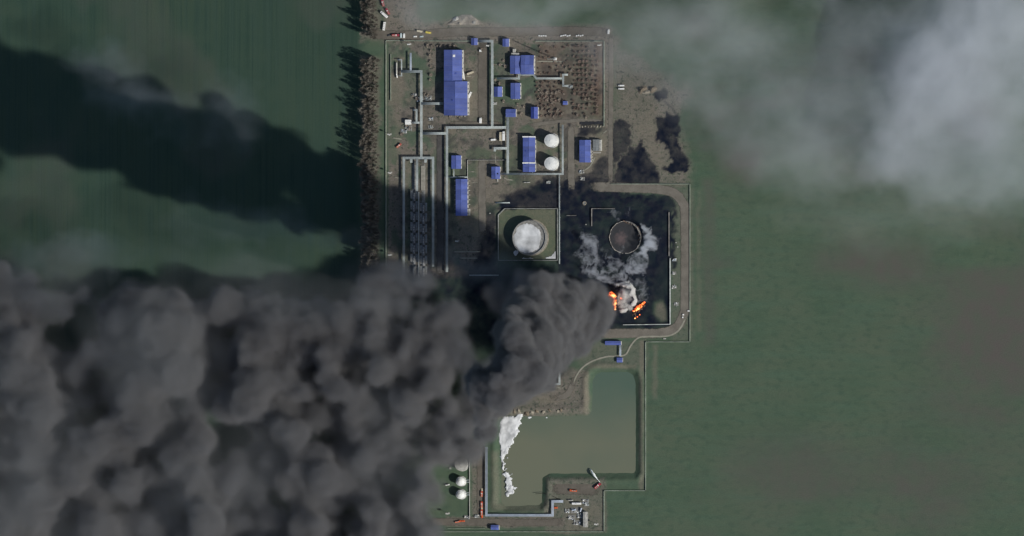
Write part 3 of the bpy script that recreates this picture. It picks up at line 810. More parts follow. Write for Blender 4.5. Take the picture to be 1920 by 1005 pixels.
pipe_rack('thin pipe between the square hut and the long narrow building', [[(839, 332), (877, 332)], [(851, 317), (851, 331)]], n=2, h=2.5)
pipe_rack('long bluish pipe rack bent around the foot of the pond', [[(912, 838), (912, 966), (1036, 966), (1036, 940), (1056, 940)]], m=M_PIPEB, h=3.5)
pipe_rack('short pale pipe rack south of the blue shelter', [[(1163, 646), (1163, 668)]], n=3, h=3, m=M_PIPEB)
pipe_rack('pale pipe corner showing at the edge of the black smoke', [[(1049, 690), (1049, 720), (1020, 720)]], n=3, h=3)
pipe_rack('thin double pipes from the upper dome tank to the fence', [[(871, 900), (881, 900)], [(871, 904), (881, 904)]], n=1, h=1.5)
pipe_rack('thin double pipes from the lower dome tank to the fence', [[(871, 924), (881, 924)], [(871, 928), (881, 928)]], n=1, h=1.5)
pipe_rack('low pale pipe lying north of the foam filled tank', [[(929, 380), (956, 380)]], n=2, h=1.2, r=.4)
pipe_rack('low pale pipes seen through the shadow at the smoke edge', [[(880, 516), (935, 516)]], n=2, h=2)

# ------------------------------------------------------------------ tanks
def dome_tank(label, px, py, rpx, h, cone=1.6, name='white_tank', m=None, plates=10, group=None, stair=True):
    m = m or M_TANKW
    x, y = G(px, py, h)
    R_ = rpx * S
    root = thing(name, label, 'storage tank', (x, y, 0), 0, group)
    MB().cyl(0, 0, -.3, h, R_, n=40, cap=False).build('shell', m, root, smooth=True)
    MB().cyl(0, 0, -.3, .35, R_ + .9, n=40).build('base_ring', M_PALE, root)
    rim = MB().cyl(0, 0, h - .25, h + .06, R_ + .18, n=40, cap=True).build('rim', m, root)
    for k in range(plates):
        a0, a1 = 2 * PI * k / plates + .008, 2 * PI * (k + 1) / plates - .008
        vs = []
        dz = random.uniform(-.04, .04)
        for t in range(4):
            rr = .3 + (R_ - .3) * t / 3
            for q in range(4):
                a = a0 + (a1 - a0) * q / 3
                vs.append((rr * math.cos(a), rr * math.sin(a), h + .1 + dz + cone * (1 - (rr / R_) ** 2)))
        fs = [(t * 4 + q, (t + 1) * 4 + q, (t + 1) * 4 + q + 1, t * 4 + q + 1) for t in range(3) for q in range(3)]
        MB().add(vs, fs).build('roof_plate', m, root, smooth=True)
    MB().cyl(0, 0, h + cone * .9, h + cone + .6, .6, n=10).build('roof_vent', m, root)
    if stair:
        s = MB(); n = 30
        for k in range(n):
            a = -PI * .62 + k / n * PI * .55
            s.box((R_ + .65) * math.cos(a), (R_ + .65) * math.sin(a), k * h / n, 1.0, .75, k * h / n + .18, a)
        tag(s.build('spiral_stair', m, root), kind='stuff')
        rl = MB().tube([(R_ * .96 * math.cos(a * PI / 20), R_ * .96 * math.sin(a * PI / 20), h + 1.0) for a in range(41)], .07, 5, caps=False)
        for a in range(0, 40, 2): rl.box(R_ * .96 * math.cos(a * PI / 20), R_ * .96 * math.sin(a * PI / 20), h, .08, .08, h + 1.0)
        tag(rl.build('guard_rail', m, root), kind='stuff')
    return root
dome_tank('upper of the two white round tanks beside the pump house', 1032.5, 263.5, 12, 11.5)
dome_tank('lower of the two white round tanks beside the pump house', 1032.5, 306.5, 12, 11.5)
dome_tank('northern of the two small white dome tanks at the smoke edge', 863, 902.5, 8.3, 8, 2.6, plates=8, stair=False)
dome_tank('southern of the two small white dome tanks at the smoke edge', 863, 927, 8.3, 8, 2.6, plates=8, stair=False)
dome_tank('grey tank half lost in the black smoke above the two dome tanks', 864, 871, 11.5, 8, 1.2, plates=8, m=M_PALE, stair=False)

# the foam covered tank
H = 10.5
x, y = G(992, 445.5, H)
R_ = 32.0 * S
ft = thing('floating_roof_tank', 'large round tank whose floating roof lies under white foam', 'storage tank', (x, y, 0))
sh = MB()
n = 72
for k in range(n):
    a0, a1 = 2 * PI * k / n, 2 * PI * (k + 1) / n
    def q(r, z): return [(r * math.cos(a0), r * math.sin(a0), z), (r * math.cos(a1), r * math.sin(a1), z)]
    o0, o1, i0, i1 = q(R_, -.3), q(R_, H), q(R_ - .3, 7.0), q(R_ - .3, H)
    sh.add(o0 + o1 + i0 + i1, [(0, 1, 3, 2), (2, 3, 7, 6), (6, 7, 5, 4)])
sh.build('shell', M_CONC, ft)
MB().cyl(0, 0, H - 1.8, H - 1.6, R_ + 1.0, n=72).build('wind_girder', M_CONC, ft)
MB().cyl(0, 0, -.3, .3, R_ + 1.6, n=72).build('base_ring', M_SAND, ft)
MB().cyl(0, 0, 7.3, 8.2, R_ - .45, n=72).build('floating_roof', M_CONC, ft)
gr = MB().tube([((R_ - .1) * math.cos(a * PI / 30), (R_ - .1) * math.sin(a * PI / 30), H + 1.0) for a in range(61)], .08, 5, caps=False)
tag(gr.build('guard_rail', M_PALE, ft), kind='stuff')
def blob_sheet(name, label, cat, cx, cy_, poly_or_fn, z, hgt, m, step=.8, seed=3, group=None, nsc=6):
    """uneven blanket of foam: closed heap over the cells where fn(x, y) > 0 (map pixels)"""
    fn, bx = poly_or_fn
    xs = np.arange(bx[0], bx[2], step); ys = np.arange(bx[1], bx[3], step)
    X, Y = np.meshgrid(xs, ys)
    t = fn(X, Y)
    zz = hgt * np.sqrt(np.clip(t, 0, 1)) * (0.55 + 0.9 * fbm(X, Y, nsc, 3, seed))
    ok = t > 0
    cell = ok[:-1, :-1] & ok[1:, :-1] & ok[:-1, 1:] & ok[1:, 1:]
    ny_, nx_ = X.shape
    id_ = np.arange(nx_ * ny_).reshape(ny_, nx_)
    qd = np.stack([id_[1:, :-1], id_[1:, 1:], id_[:-1, 1:], id_[:-1, :-1]], -1)[cell]
    gx_, gy_ = G(X, Y, z)
    ox, oy = G(cx, cy_, z)
    Pn = np.stack([gx_ - ox, gy_ - oy, zz], -1).reshape(-1, 3)
    used = np.unique(qd)
    mp = -np.ones(nx_ * ny_, int); mp[used] = np.arange(len(used))
    o = grid_mesh(name, Pn[used], mp[qd], m)
    o.location = (ox, oy, z)
    return tag(o, label, cat, group)
def foam_disc(X, Y):
    d = np.hypot(X - 992, Y - 445.5)
    a = np.arctan2(Y - 445.5, X - 992)
    lim = 31 - 6.5 * np.exp(-((a + .55) / .8) ** 2) - 3.5 * np.exp(-((a - .25) / .4) ** 2)
    return (lim - d) / 5 + (fbm(X, Y, 7, 4, 15) - .5) * 1.5
blob_sheet('foam_blanket', 'white foam lying on the floating roof of the large tank', 'foam', 992, 446, (foam_disc, (960, 413, 1024, 478)), 8.22, 1.0, M_FOAMD, nsc=26)
def foam_corner(X, Y):
    t = np.maximum.reduce([
        np.exp(-((X - 1041) / 7) ** 2 - ((Y - 478) / 12) ** 2), 0.95 * np.exp(-((X - 1033) / 12) ** 2 - ((Y - 484) / 4.5) ** 2),
        .9 * np.exp(-((X - 968) / 6) ** 2 - ((Y - 474) / 8) ** 2), .8 * np.exp(-((X - 985) / 22) ** 2 - ((Y - 486) / 3) ** 2)])
    return (t - .5) * 2 + (fbm(X, Y, 9, 4, 25) - .5) * 2.0
blob_sheet('spilt_foam', 'white foam washed up along the southern edge of the square bund', 'foam', 1010, 480, (lambda X, Y: np.where((sdist(X, Y, [(937, 395), (1043, 395), (1043, 486), (937, 486)]) < 0), foam_corner(X, Y), -1), (936, 440, 1046, 488)), .35, .35, M_FOAMD, step=1.0, seed=8)

# bund walls
def bund(label, pts, h, m, closed=True, th=.7, name='bund_wall', cat='bund wall'):
    p0 = G(*pts[0])
    root = thing(name, label, cat, (p0[0], p0[1], 0))
    q = pts + [pts[0]] if closed else pts
    for a, b in zip(q[:-1], q[1:]):
        A, B = Vector(G(*a, h)) - Vector(p0), Vector(G(*b, h)) - Vector(p0)
        L_ = (B - A).length; d = (B - A) / L_; ang = math.atan2(d.y, d.x)
        n = max(1, round(L_ / 9))
        for i in range(n):
            c_ = A + d * (L_ * (i + .5) / n)
            w = MB().box(c_.x, c_.y, -.4, L_ / n - .06, th + random.uniform(0, .06), h + random.uniform(-.1, .06), ang)
            w.build('wall_slab', m, root)
    return root
bund('square wall with one cut corner around the foam filled tank', [(946, 391), (1045, 391), (1045, 488), (934, 488), (934, 403)], 2.0, mat('weathered_wall', (.24, .25, .24), .9, .2, .4))
bund('northern wall of the burnt tank yard, ending in a corner', [(1152, 391), (1109, 391), (1109, 424)], 2.0, mat('sooty_wall', (.17, .165, .16), .9, .2, .5), False)
bund('eastern and southern wall of the burnt tank yard, white along its lower half', [(1254, 398), (1254, 480)], 1.8, mat('sooty_wall', (.17, .165, .16)), False, .8)
bund('clean white wall east of the flames', [(1256, 484), (1256, 608), (1168, 609)], 2.2, mat('pale_wall_slab', (.40, .43, .43), .9, .2, .25), False, .9)
bund('short pale wall stub between the two tank yards', [(1062, 404), (1080, 404)], 1.5, mat('sooty_wall', (.17, .165, .16)), False)

# the burnt out tank
x, y = G(1172, 445, 1.5)
R_ = 31.0 * S
bt = thing('burnt_tank', 'burnt out tank reduced to a crumpled ring with pale torn edges', 'storage tank', (x, y, 0))
n = 96
def ringpt(k, r, z): return (r * math.cos(2 * PI * k / n), r * math.sin(2 * PI * k / n), z)
hs = []
for k in range(n):
    a = 2 * PI * k / n
    v_ = 1.6 + 1.2 * mnoise.noise(Vector((math.cos(a) * 2, math.sin(a) * 2, 3))) + .5 * mnoise.noise(Vector((math.cos(a) * 9, math.sin(a) * 9, 1)))
    v_ += .9 * mnoise.noise(Vector((math.cos(a) * 17, math.sin(a) * 17, 5))) + 4.2 * math.exp(-((a - .75) / .75) ** 2)
    if math.pi * 1.25 < a < math.pi * 1.75: v_ *= .35
    hs.append(max(.25, v_))
sh = MB()
for k in range(n):
    k2 = (k + 1) % n
    if hs[k] < .55 and k % 3: continue
    w0, w1 = 2.6 * mnoise.noise(Vector((k * .35, 0, 0))), 2.6 * mnoise.noise(Vector((k2 * .35 if k2 else n * .35, 0, 0)))
    b0, b1, t0, t1 = ringpt(k, R_, -.2), ringpt(k2, R_, -.2), ringpt(k, R_ - .3 + w0 * .5, hs[k]), ringpt(k2, R_ - .3 + w1 * .5, hs[k2])
    c0, c1, d0, d1 = ringpt(k, R_ - .5, -.2), ringpt(k2, R_ - .5, -.2), ringpt(k, R_ - .9 + w0 * .5, hs[k] - .05), ringpt(k2, R_ - .9 + w1 * .5, hs[k2] - .05)
    sh.add([b0, b1, t0, t1, c0, c1, d0, d1], [(0, 1, 3, 2), (2, 3, 7, 6), (6, 7, 5, 4)])
sh.build('torn_shell', M_BURNT, bt)
fl = MB()
rings = 7
vs = [(0, 0, .45)]
for t in range(1, rings + 1):
    for k in range(48):
        rr = (R_ - .6) * t / rings; a = 2 * PI * k / 48
        vs.append((rr * math.cos(a), rr * math.sin(a), .4 + .5 * mnoise.noise(Vector((rr * math.cos(a) * .2, rr * math.sin(a) * .2, 7))) * (t < rings)))
fs = [(0, 1 + k, 1 + (k + 1) % 48) for k in range(48)]
for t in range(rings - 1):
    for k in range(48):
        fs.append((1 + t * 48 + k, 1 + (t + 1) * 48 + k, 1 + (t + 1) * 48 + (k + 1) % 48, 1 + t * 48 + (k + 1) % 48))
bm_, nt, bs = nodes_of('burnt_tank_floor')
tc = nt.nodes.new('ShaderNodeTexCoord')
vd = nt.nodes.new('ShaderNodeVectorMath'); vd.operation = 'DISTANCE'; vd.inputs[1].default_value = (-6, -1, 0.4)
nt.links.new(tc.outputs['Object'], vd.inputs[0])
nz = nt.nodes.new('ShaderNodeTexNoise'); nz.inputs['Scale'].default_value = .25; nz.inputs['Detail'].default_value = 6
nt.links.new(tc.outputs['Object'], nz.inputs['Vector'])
ma = nt.nodes.new('ShaderNodeMath'); ma.operation = 'MULTIPLY_ADD'; ma.inputs[1].default_value = 16; nt.links.new(nz.outputs['Fac'], ma.inputs[0]); nt.links.new(vd.outputs['Value'], ma.inputs[2])
mr = nt.nodes.new('ShaderNodeMapRange'); mr.inputs['From Min'].default_value = 10; mr.inputs['From Max'].default_value = 18; mr.inputs['To Min'].default_value = 1; mr.inputs['To Max'].default_value = 0
nt.links.new(ma.outputs[0], mr.inputs['Value'])
mx = nt.nodes.new('ShaderNodeMix'); mx.data_type = 'RGBA'; mx.inputs[6].default_value = (.030, .032, .037, 1); mx.inputs[7].default_value = (.105, .080, .082, 1)
nt.links.new(mr.outputs['Result'], mx.inputs['Factor']); nt.links.new(mx.outputs[2], bs.inputs['Base Color'])
bs.inputs['Roughness'].default_value = .9
fl.add(vs, fs).build('scorched_floor', bm_, bt, smooth=True)
for k in range(30):
    a = random.uniform(-.3, 1.7); rr = R_ - random.uniform(0, 3)
    q = MB().box(0, 0, 0, random.uniform(1, 3), random.uniform(.6, 1.6), .15)
    o = q.build('torn_plate', M_PALE if k % 3 == 0 else M_RUST, bt)
    o.location = (rr * math.cos(a), rr * math.sin(a), random.uniform(1.0, 3.0)); o.rotation_euler = (random.uniform(-.7, .7), random.uniform(-.7, .7), random.uniform(0, 3))
# ring of pale rock wool lying outside the wall is left to the white smoke

# ------------------------------------------------------------------ railway tank wagons
def track(label, px, y0, y1, name):
    A, B = G(px, y0), G(px, y1)
    root = thing(name, label, 'railway track', (A[0], A[1], 0))
    L_ = A[1] - B[1]
    MB().box(0, -L_ / 2, -.2, 4.6, L_, .38, taper=.85).build('ballast_bed', M_CONC, root)
    sl = MB()
    for k in range(int(L_ / .9)): sl.box(0, -k * .9 - .4, .385, 2.7, .28, .5)
    tag(sl.build('sleeper', M_CONC, root), kind='stuff')
    for s in (-1, 1): MB().box(s * .76, -L_ / 2, .505, .12, L_, .66).build('rail', M_STEEL, root)
track('western loading track under the wagon row', 776.5, 302, 520, 'railway_track')
track('eastern loading track under the wagon row', 794, 302, 520, 'railway_track')
def make_wagon():
    root = thing('tank_wagon', '', 'rail wagon')
    b = MB()
    pts = []
    for t, r in ((-5.3, .3), (-5.2, 1.1), (-4.9, 1.5), (-4.6, 1.55)): pts.append((t, r))
    prof = pts + [(-t, r) for t, r in reversed(pts)]
    n = 16; vs = []
    for yy, r in prof:
        for k in range(n): vs.append((r * math.cos(2 * PI * k / n), yy, 2.55 + r * math.sin(2 * PI * k / n)))
    fs = [(i * n + k, i * n + (k + 1) % n, (i + 1) * n + (k + 1) % n, (i + 1) * n + k) for i in range(len(prof) - 1) for k in range(n)]
    b.add(vs, fs + [tuple(range(n)), tuple(range((len(prof) - 1) * n, len(prof) * n))[::-1]]).build('barrel', M_WAGON, root, smooth=True)
    MB().cyl(0, 0, 3.95, 4.55, .6, n=12).build('dome', M_WAGON, root)
    MB().box(0, 0, 4.1, 1.0, 5.0, 4.2).build('walkway', M_PALE, root)
    MB().box(0, 0, .75, 2.4, 11.8, 1.05).build('underframe', M_WAGOND, root)
    for yy in (-3.8, 3.8):
        bg_ = MB().box(0, yy, .55, 2.0, 2.6, .74).build('bogie', M_WAGOND, root)
        for dy in (-.9, .9):
            w = MB()
            for s in (-1, 1):
                w.tube([(s * .7, yy + dy, 1.0), (s * .84, yy + dy, 1.0)], .36, 12)
            w.build('wheelset', M_WAGOND, bg_)
    MB().box(1.3, 0, 1.1, .1, .5, 4.0).build('ladder', M_PALE, root)
    return root
proto = make_wagon()
for line, px, y0 in (('western', 776.5, 359), ('eastern', 794, 382)):
    for side, dx in (('west', -4.7), ('east', 4.7)):
        X0, Y0 = G(px + dx, y0, 3.6)
        dk = thing('loading_deck', f'grey steel deck along the {side} side of the {line} wagon row', 'walkway', (X0, Y0, 0))
        for k in range(14):
            if k % 2 == 1: continue
            MB().box(0, -6.4 - k * 6.45, 3.2, 2.7, 5.0, 3.32).build('deck_plate', M_CONC, dk)
            MB().box(0, -1.3 - k * 6.45, 3.2, 2.7, 4.9, 3.3).build('deck_plate', M_STEEL, dk)
            MB().box(0, -.4 - k * 6.45, -.2, .3, .3, 3.49).build('leg', M_STEEL, dk)
            MB().box(1.15 if dx > 0 else -1.15, -3.2 - k * 6.45, 4.3, .1, 9.6, 4.4).build('handrail', M_PALE, dk)
first = True
for line, px, y0, cnt in (('western', 776.5, 369, 8), ('eastern', 794, 392, 7)):
    for k in range(cnt):
        py = y0 + k * 19.8
        o = proto if first else copy_tree(proto)
        first = False
        x, y = G(px, py, 2.5)
        o.location = (x, y, 0)
        ordn = ('northernmost', 'second', 'third', 'fourth', 'fifth', 'sixth', 'seventh', 'eighth')[k]
        o['label'] = f'grey tank wagon, {ordn} from the north on the {line} loading track' if k else f'grey tank wagon at the northern end of the {line} loading track'
        o['group'] = 'tank wagons on the loading tracks'
gan = thing('loading_gantry', 'narrow loading gantry walkway between the two rows of wagons', 'gantry', (*G(785.3, 360, 5), 0))
MB().box(0, -52, 5.0, 1.3, 104, 5.2).build('walkway', M_PALE, gan)
MB().tube([(.0, 0, 5.8), (0, -104, 5.8)], .25, 6).build('pipe', M_PIPE, gan)
for k in range(11):
    MB().box(0, -2 - k * 10, -.2, .35, .35, 4.98).build('column', M_STEEL, gan)
    MB().box(0, -2 - k * 10, 5.21, 8.0, .35, 5.45).build('loading_arm', M_STEEL, gan)
slab = MB().box(0, 0, -.2, 4.6, 30, .9).build('loading_platform', mat('platform_concrete', (.27, .26, .225), .9, .3, .2), None, loc=(*G(793, 334), 0))
tag(slab, 'pale concrete platform at the northern end of the wagon rows', 'platform')

# ------------------------------------------------------------------ vehicles
VC = {}
def wheels(root, xs, w, r=.5):
    for xx in xs:
        for s in (-1, 1):
            t = MB().tube([(xx, s * (w / 2 - .32), r), (xx, s * (w / 2 - .02), r)], r, 10).build('wheel', M_TYRE, root)
            MB().tube([(xx, s * (w / 2 - .0), r), (xx, s * (w / 2 + .03), r)], r * .5, 8).build('hub', M_STEEL, t)
def cab(root, x0, x1, w, z0, z1, m):
    q = MB(); l = x1 - x0
    b = [(x0, -w / 2, z0), (x1, -w / 2, z0), (x1, w / 2, z0), (x0, w / 2, z0)]
    t = [(x0, -w / 2 * .94, z1), (x1 - .35, -w / 2 * .94, z1), (x1 - .35, w / 2 * .94, z1), (x0, w / 2 * .94, z1)]
    c_ = q.hexa(b, t).build('cab', m, root)
    MB().add([(x1 - .13, -w * .42, z0 + (z1 - z0) * .45), (x1 - .13, w * .42, z0 + (z1 - z0) * .45), (x1 - .27, w * .4, z1 - .12), (x1 - .27, -w * .4, z1 - .12)], [(0, 1, 2, 3)]).build('windscreen', M_GLASS, c_)
    for s in (-1, 1):
        MB().box((x0 + x1) / 2 - .1, s * w * .487, z0 + (z1 - z0) * .5, l * .5, .06, z1 - .2).build('side_window', M_GLASS, c_)
        MB().box(x1 - .02, s * w * .35, z0 + .2, .08, .35, z0 + .42).build('headlight', M_PALE, root)
def make_vehicle(kind):
    if kind in VC: return copy_tree(VC[kind])
    root = empty('v')
    k, c = kind.split(':')
    m = dict(red=M_RED, orange=M_ORANGE, white=M_WHITE, yellow=M_YELLOW, cream=M_CREAM, dark=M_DARKV, teal=M_TEAL)[c]
    if k == 'fire':
        MB().box(0, 0, .6, 8.6, 2.3, .95).build('chassis', M_DARKV, root)
        cab(root, 2.0, 4.5, 2.5, .96, 3.1, m)
        b = MB().box(-1.3, 0, .96, 6.2, 2.5, 3.0).build('equipment_body', m, root)
        for xx in (-3.2, -1.3, .6):
            for s in (-1, 1): MB().box(xx, s * 1.27, 1.2, 1.5, .08, 2.6).build('locker', M_STEEL, b)
        MB().box(-1.3, 0, 3.02, 5.2, .8, 3.2).build('ladder', M_PALE, root)
        MB().box(.9, 0, 3.02, 1.0, 2.0, 3.3).build('water_monitor', M_WHITE, root)
        MB().box(3.2, 0, 3.12, .4, 1.8, 3.3).build('light_bar', M_BLUE, root)
        wheels(root, (3.2, -2.0, -3.4), 2.5)
    elif k == 'truck':
        MB().box(0, 0, .6, 9.8, 2.2, .95).build('chassis', M_DARKV, root)
        cab(root, 3.0, 5.1, 2.5, .96, 3.0, m)
        MB().box(-1.1, 0, 1.0, 7.6, 2.55, 3.6).build('cargo_box', m, root)
        MB().box(-1.1, 0, 3.62, 7.3, 2.2, 3.68).build('roof_skin', m, root)
        wheels(root, (3.9, -2.2, -3.6), 2.5)
    elif k == 'tanker':
        MB().box(0, 0, .6, 9.0, 2.2, .95).build('chassis', M_DARKV, root)
        cab(root, 2.4, 4.6, 2.4, .96, 2.9, m)
        b = MB().tube([(-4.4, 0, 2.0), (-4.1, 0, 2.0), (1.9, 0, 2.0), (2.2, 0, 2.0)], 1.15, 14).build('tank_body', m, root, smooth=False)
        MB().box(-1.2, 0, 3.1, 5.0, .7, 3.22).build('walkway', M_PALE, b)
        MB().cyl(-1.2, 0, 3.23, 3.45, .4, n=10).build('hatch', M_STEEL, b)
        wheels(root, (3.3, -2.2, -3.5), 2.4)
    elif k == 'bus':
        MB().box(0, 0, .5, 10.5, 2.5, 3.0, taper=.97).build('body', m, root)
        for s in (-1, 1): MB().box(0, s * 1.24, 1.5, 9.2, .08, 2.5).build('window_band', M_GLASS, root)
        for xx in (-3, 0, 3): MB().box(xx, 0, 3.01, .9, .9, 3.15).build('roof_hatch', M_PALE, root)
        wheels(root, (3.5, -3.2), 2.5)
    elif k == 'van':
        MB().box(-.5, 0, .4, 4.6, 2.0, 2.3, taper=.95).build('body', m, root)
        cab(root, 1.75, 3.0, 1.95, .4, 1.9, m)
        wheels(root, (1.8, -1.7), 2.0, .36)
    else:
        MB().box(0, 0, .35, 4.4, 1.8, .95, taper=.96).build('body', m, root)
        b = MB().box(-.2, 0, .951, 2.5, 1.65, 1.5, taper=.8).build('cabin', m, root)
        MB().box(-.2, 0, 1.0, 2.56, 1.4, 1.35, taper=.9).build('windscreen', M_GLASS, b)
        for s in (-1, 1): MB().box(2.16, s * .6, .6, .08, .35, .75).build('headlight', M_PALE, root)
        wheels(root, (1.4, -1.4), 1.8, .32)
    VC[kind] = root
    return root
CN = dict(fire='fire_engine', truck='box_truck', tanker='tanker_truck', bus='bus', van='van', car='car')
CC = dict(fire='fire engine', truck='truck', tanker='tanker truck', bus='bus', van='van', car='car')
def vehicle(kind, px, py, ang, label, group=None, sc=1.0):
    o = make_vehicle(kind)
    k = kind.split(':')[0]
    o.name = CN[k]
    x, y = G(px, py, 1.5)
    o.location = (x, y, .02 if not (50 < py < 74 and px < 1150) else .02)
    o.rotation_euler = (0, 0, math.radians(ang)); o.scale = (sc,) * 3
    tag(o, label, CC[k])
    if 'group' in o: del o['group']
    if group: o['group'] = group
GN_ = 'vehicles gathered at the north-west corner'
vehicle('fire:red', 718, 5, 105, 'red fire engine farthest up the lane beside the tree belt', GN_)
vehicle('fire:red', 727, 21, 120, 'red engine next below the topmost one, beside a slanted white truck', GN_, .9)
vehicle('truck:white', 720.5, 27, 140, 'white box truck parked slanting beside the tree belt', GN_, 1.1)
vehicle('bus:white', 720.5, 49, 82, 'white bus standing upright on the lane below the slanted truck', GN_, 1.0)
vehicle('fire:red', 742, 66, 0, 'red fire engine at the corner of the north road, behind two pale vans', GN_)
vehicle('van:teal', 752, 66.5, 90, 'pale teal van right behind the red fire engine', GN_)
vehicle('van:white', 757.5, 67, 90, 'white van to the right of the pale teal one', GN_)
vehicle('van:cream', 786.5, 58.5, -12, 'cream van on the north road, left of the yellow one', GN_, 1.15)
vehicle('van:yellow', 803, 61, -8, 'yellow van on the north road', GN_, 1.15)
vehicle('car:white', 778, 68.5, 0, 'bright white car parked by the northern fence, below the cream van', GN_)
vehicle('car:teal', 790, 68.5, 180, 'pale grey car parked right of the bright white one by the fence', GN_)
vehicle('car:dark', 729, 66, 20, 'dark car left of the red fire engine on the corner', GN_)
vehicle('van:white', 1141, 59.5, 85, 'white van at the north-east corner of the fence')
vehicle('truck:white', 1165, 160.5, 180, 'upper of two white trucks side by side on bare earth', sc=.72)
vehicle('truck:white', 1165, 166.5, 180, 'lower of two white trucks side by side on bare earth', sc=.72)
vehicle('van:white', 901, 226, 88, 'white van parked on the yard road below the long hall', sc=1.2)
vehicle('truck:white', 945, 255, 90, 'white truck along the pipe rack, right of a second truck', sc=1.15)
vehicle('truck:cream', 939, 256, 90, 'cream truck parked left of the white one by the pipe rack', sc=1.1)
vehicle('van:white', 925, 262, 5, 'white van parked crosswise near two trucks by the pipe rack', sc=1.1)
vehicle('truck:white', 881, 178, 65, 'white truck beside the wide end of the long hall', sc=.85)
vehicle('van:cream', 877, 184, 20, 'cream van behind the truck at the long hall', sc=.8)
vehicle('truck:cream', 882, 137, 20, 'cream truck parked slantwise near the top of the long hall', sc=.85)
vehicle('fire:orange', 748, 273, 40, 'orange engine alone on the sandy strip by the western fence', sc=.8)
GS_ = 'orange vehicles in a column on the southern lane'
for px, py, kd, an, lb, s in (
        (903.5, 919, 'car:cream', 90, 'pale car leading the column of orange engines on the lane', 1.0),
        (903.5, 926, 'fire:orange', 90, 'orange engine behind the pale car, first of the column', .8),
        (903.5, 946, 'fire:orange', 90, 'orange engine in the middle of the column, after the gap', .85),
        (903.5, 953, 'van:cream', 90, 'cream van between two orange engines in the column', .9),
        (903.5, 961, 'fire:orange', 90, 'orange engine last but one in the column on the lane', .9),
        (903.5, 968, 'car:orange', 90, 'orange car closing the column on the lane', 1.0)):
    vehicle(kd, px, py, an, lb, GS_, s)
vehicle('tanker:orange', 859, 978, 10, 'orange tanker on the bottom road near the smoke', sc=.85)
vehicle('car:orange', 868, 977, 0, 'orange car in front of the tanker on the bottom road')
vehicle('tanker:orange', 1075, 920, 175, 'orange tanker on the bare ground south of the pond')
vehicle('car:orange', 1041, 952, 180, 'orange car inside the corner of the bluish pipe rack', sc=1.2)
vehicle('fire:red', 1121, 911, 40, 'red fire engine spraying water towards the pond', sc=1.05)

# water jet from the fire engine
jm, nt, bs = nodes_of('water_spray')
bs.inputs['Base Color'].default_value = (.85, .9, .9, 1); bs.inputs['Roughness'].default_value = .8
jt = MB(); A, B = G(1125, 904, 3), G(1107, 880, 0)
pts, nk = [], 12
for k in range(nk + 1):
    t = k / nk
    pts.append((A[0] + (B[0] - A[0]) * t, A[1] + (B[1] - A[1]) * t, 3.2 + 10 * t * (1 - t) * 1.0 + (-3.9) * t))
q = MB()
vs = []
for i, p in enumerate(pts):
    t = i / nk; r = .22 + 2.0 * math.sin(min(1, t * 1.15) * PI * .8) ** 2 * t
    for k in range(8):
        w = 2 * PI * k / 8; rr = r * (1 + .25 * math.sin(k * 5 + i * 2))
        vs.append((p[0] + rr * math.cos(w) * .8, p[1] + rr * math.cos(w) * .55, p[2] + rr * math.sin(w)))
q.add(vs, [(i * 8 + k, i * 8 + (k + 1) % 8, (i + 1) * 8 + (k + 1) % 8, (i + 1) * 8 + k) for i in range(nk) for k in range(8)] + [tuple(range(8))[::-1], tuple(range(nk * 8, nk * 8 + 8))])
tag(q.build('water_jet', jm, smooth=True), 'white jet of water thrown from the red fire engine over the pond', 'water jet')

# ------------------------------------------------------------------ masts, floodlights and yard equipment
x, y = G(1041, 110.5, 1)
ms = thing('lattice_mast', 'tall thin lattice mast on a white base whose shadow crosses the twin building yard', 'mast', (x, y, 0))
MB().box(0, 0, -.3, 3.6, 3.0, 2.6).build('base_cabin', M_WHITE, ms)
tw = MB()
for k in range(3):
    a = 2 * PI * k / 3
    tw.tube([(1.1 * math.cos(a), 1.1 * math.sin(a), 2.6), (.25 * math.cos(a), .25 * math.sin(a), 38)], .2, 5)
for i in range(18):
    z0_, z1_ = 2.6 + i * 1.96, 2.6 + (i + 1) * 1.96
    for k in range(3):
        a, b = 2 * PI * k / 3, 2 * PI * (k + 1) / 3
        r0, r1 = 1.1 - .85 * i / 18, 1.1 - .85 * (i + 1) / 18
        tw.tube([(r0 * math.cos(a), r0 * math.sin(a), z0_), (r1 * math.cos(b), r1 * math.sin(b), z1_)], .09, 4)
tag(tw.build('lattice', M_STEEL, ms), kind='stuff')
MB().cyl(0, 0, 38, 41, .12, n=6).build('antenna', M_STEEL, ms)
def floodlight(px, py, label):
    x, y = G(px, py, 9)
    r = thing('floodlight_tower', label, 'floodlight tower', (x, y, 0), random.uniform(-.3, .3), 'floodlight towers along the fences')
    MB().cyl(0, 0, -.3, 8.6, .28, .18, 8).build('pole', M_PALE, r)
    MB().box(0, 0, 8.6, 3.6, 1.9, 8.8).build('platform', M_PALE, r)
    for k in range(3):
        h_ = MB().box(-1.2 + k * 1.2, -.3, 8.85, .9, .8, 9.6).build('lamp_head', M_WHITE, r)
    MB().box(0, .9, 8.85, 3.4, .08, 9.8).build('rail', M_PALE, r)
    MB().box(.0, .3, -.1, 2.0, 2.0, .45).build('footing', M_PALE, r)
for px, py, lb in ((766, 83, 'below the north-west corner of the fence'), (729, 252, 'on the western fence above the orange engine'), (730, 324, 'on the western fence, lit just above the smoke shadow'),
                   (730, 478, 'in the deep shade by the western fence'), (1123, 84.5, 'at the north-east corner of the shrub rows'), (914, 85.5, 'inside the corner of the straight pipe rack'),
                   (1117, 983, 'in the south-east corner of the works'), (838, 963, 'at the smoke edge above the bottom road'), (856, 452, 'in the shade below the long narrow building')):
    floodlight(px, py, 'white floodlight tower ' + lb)
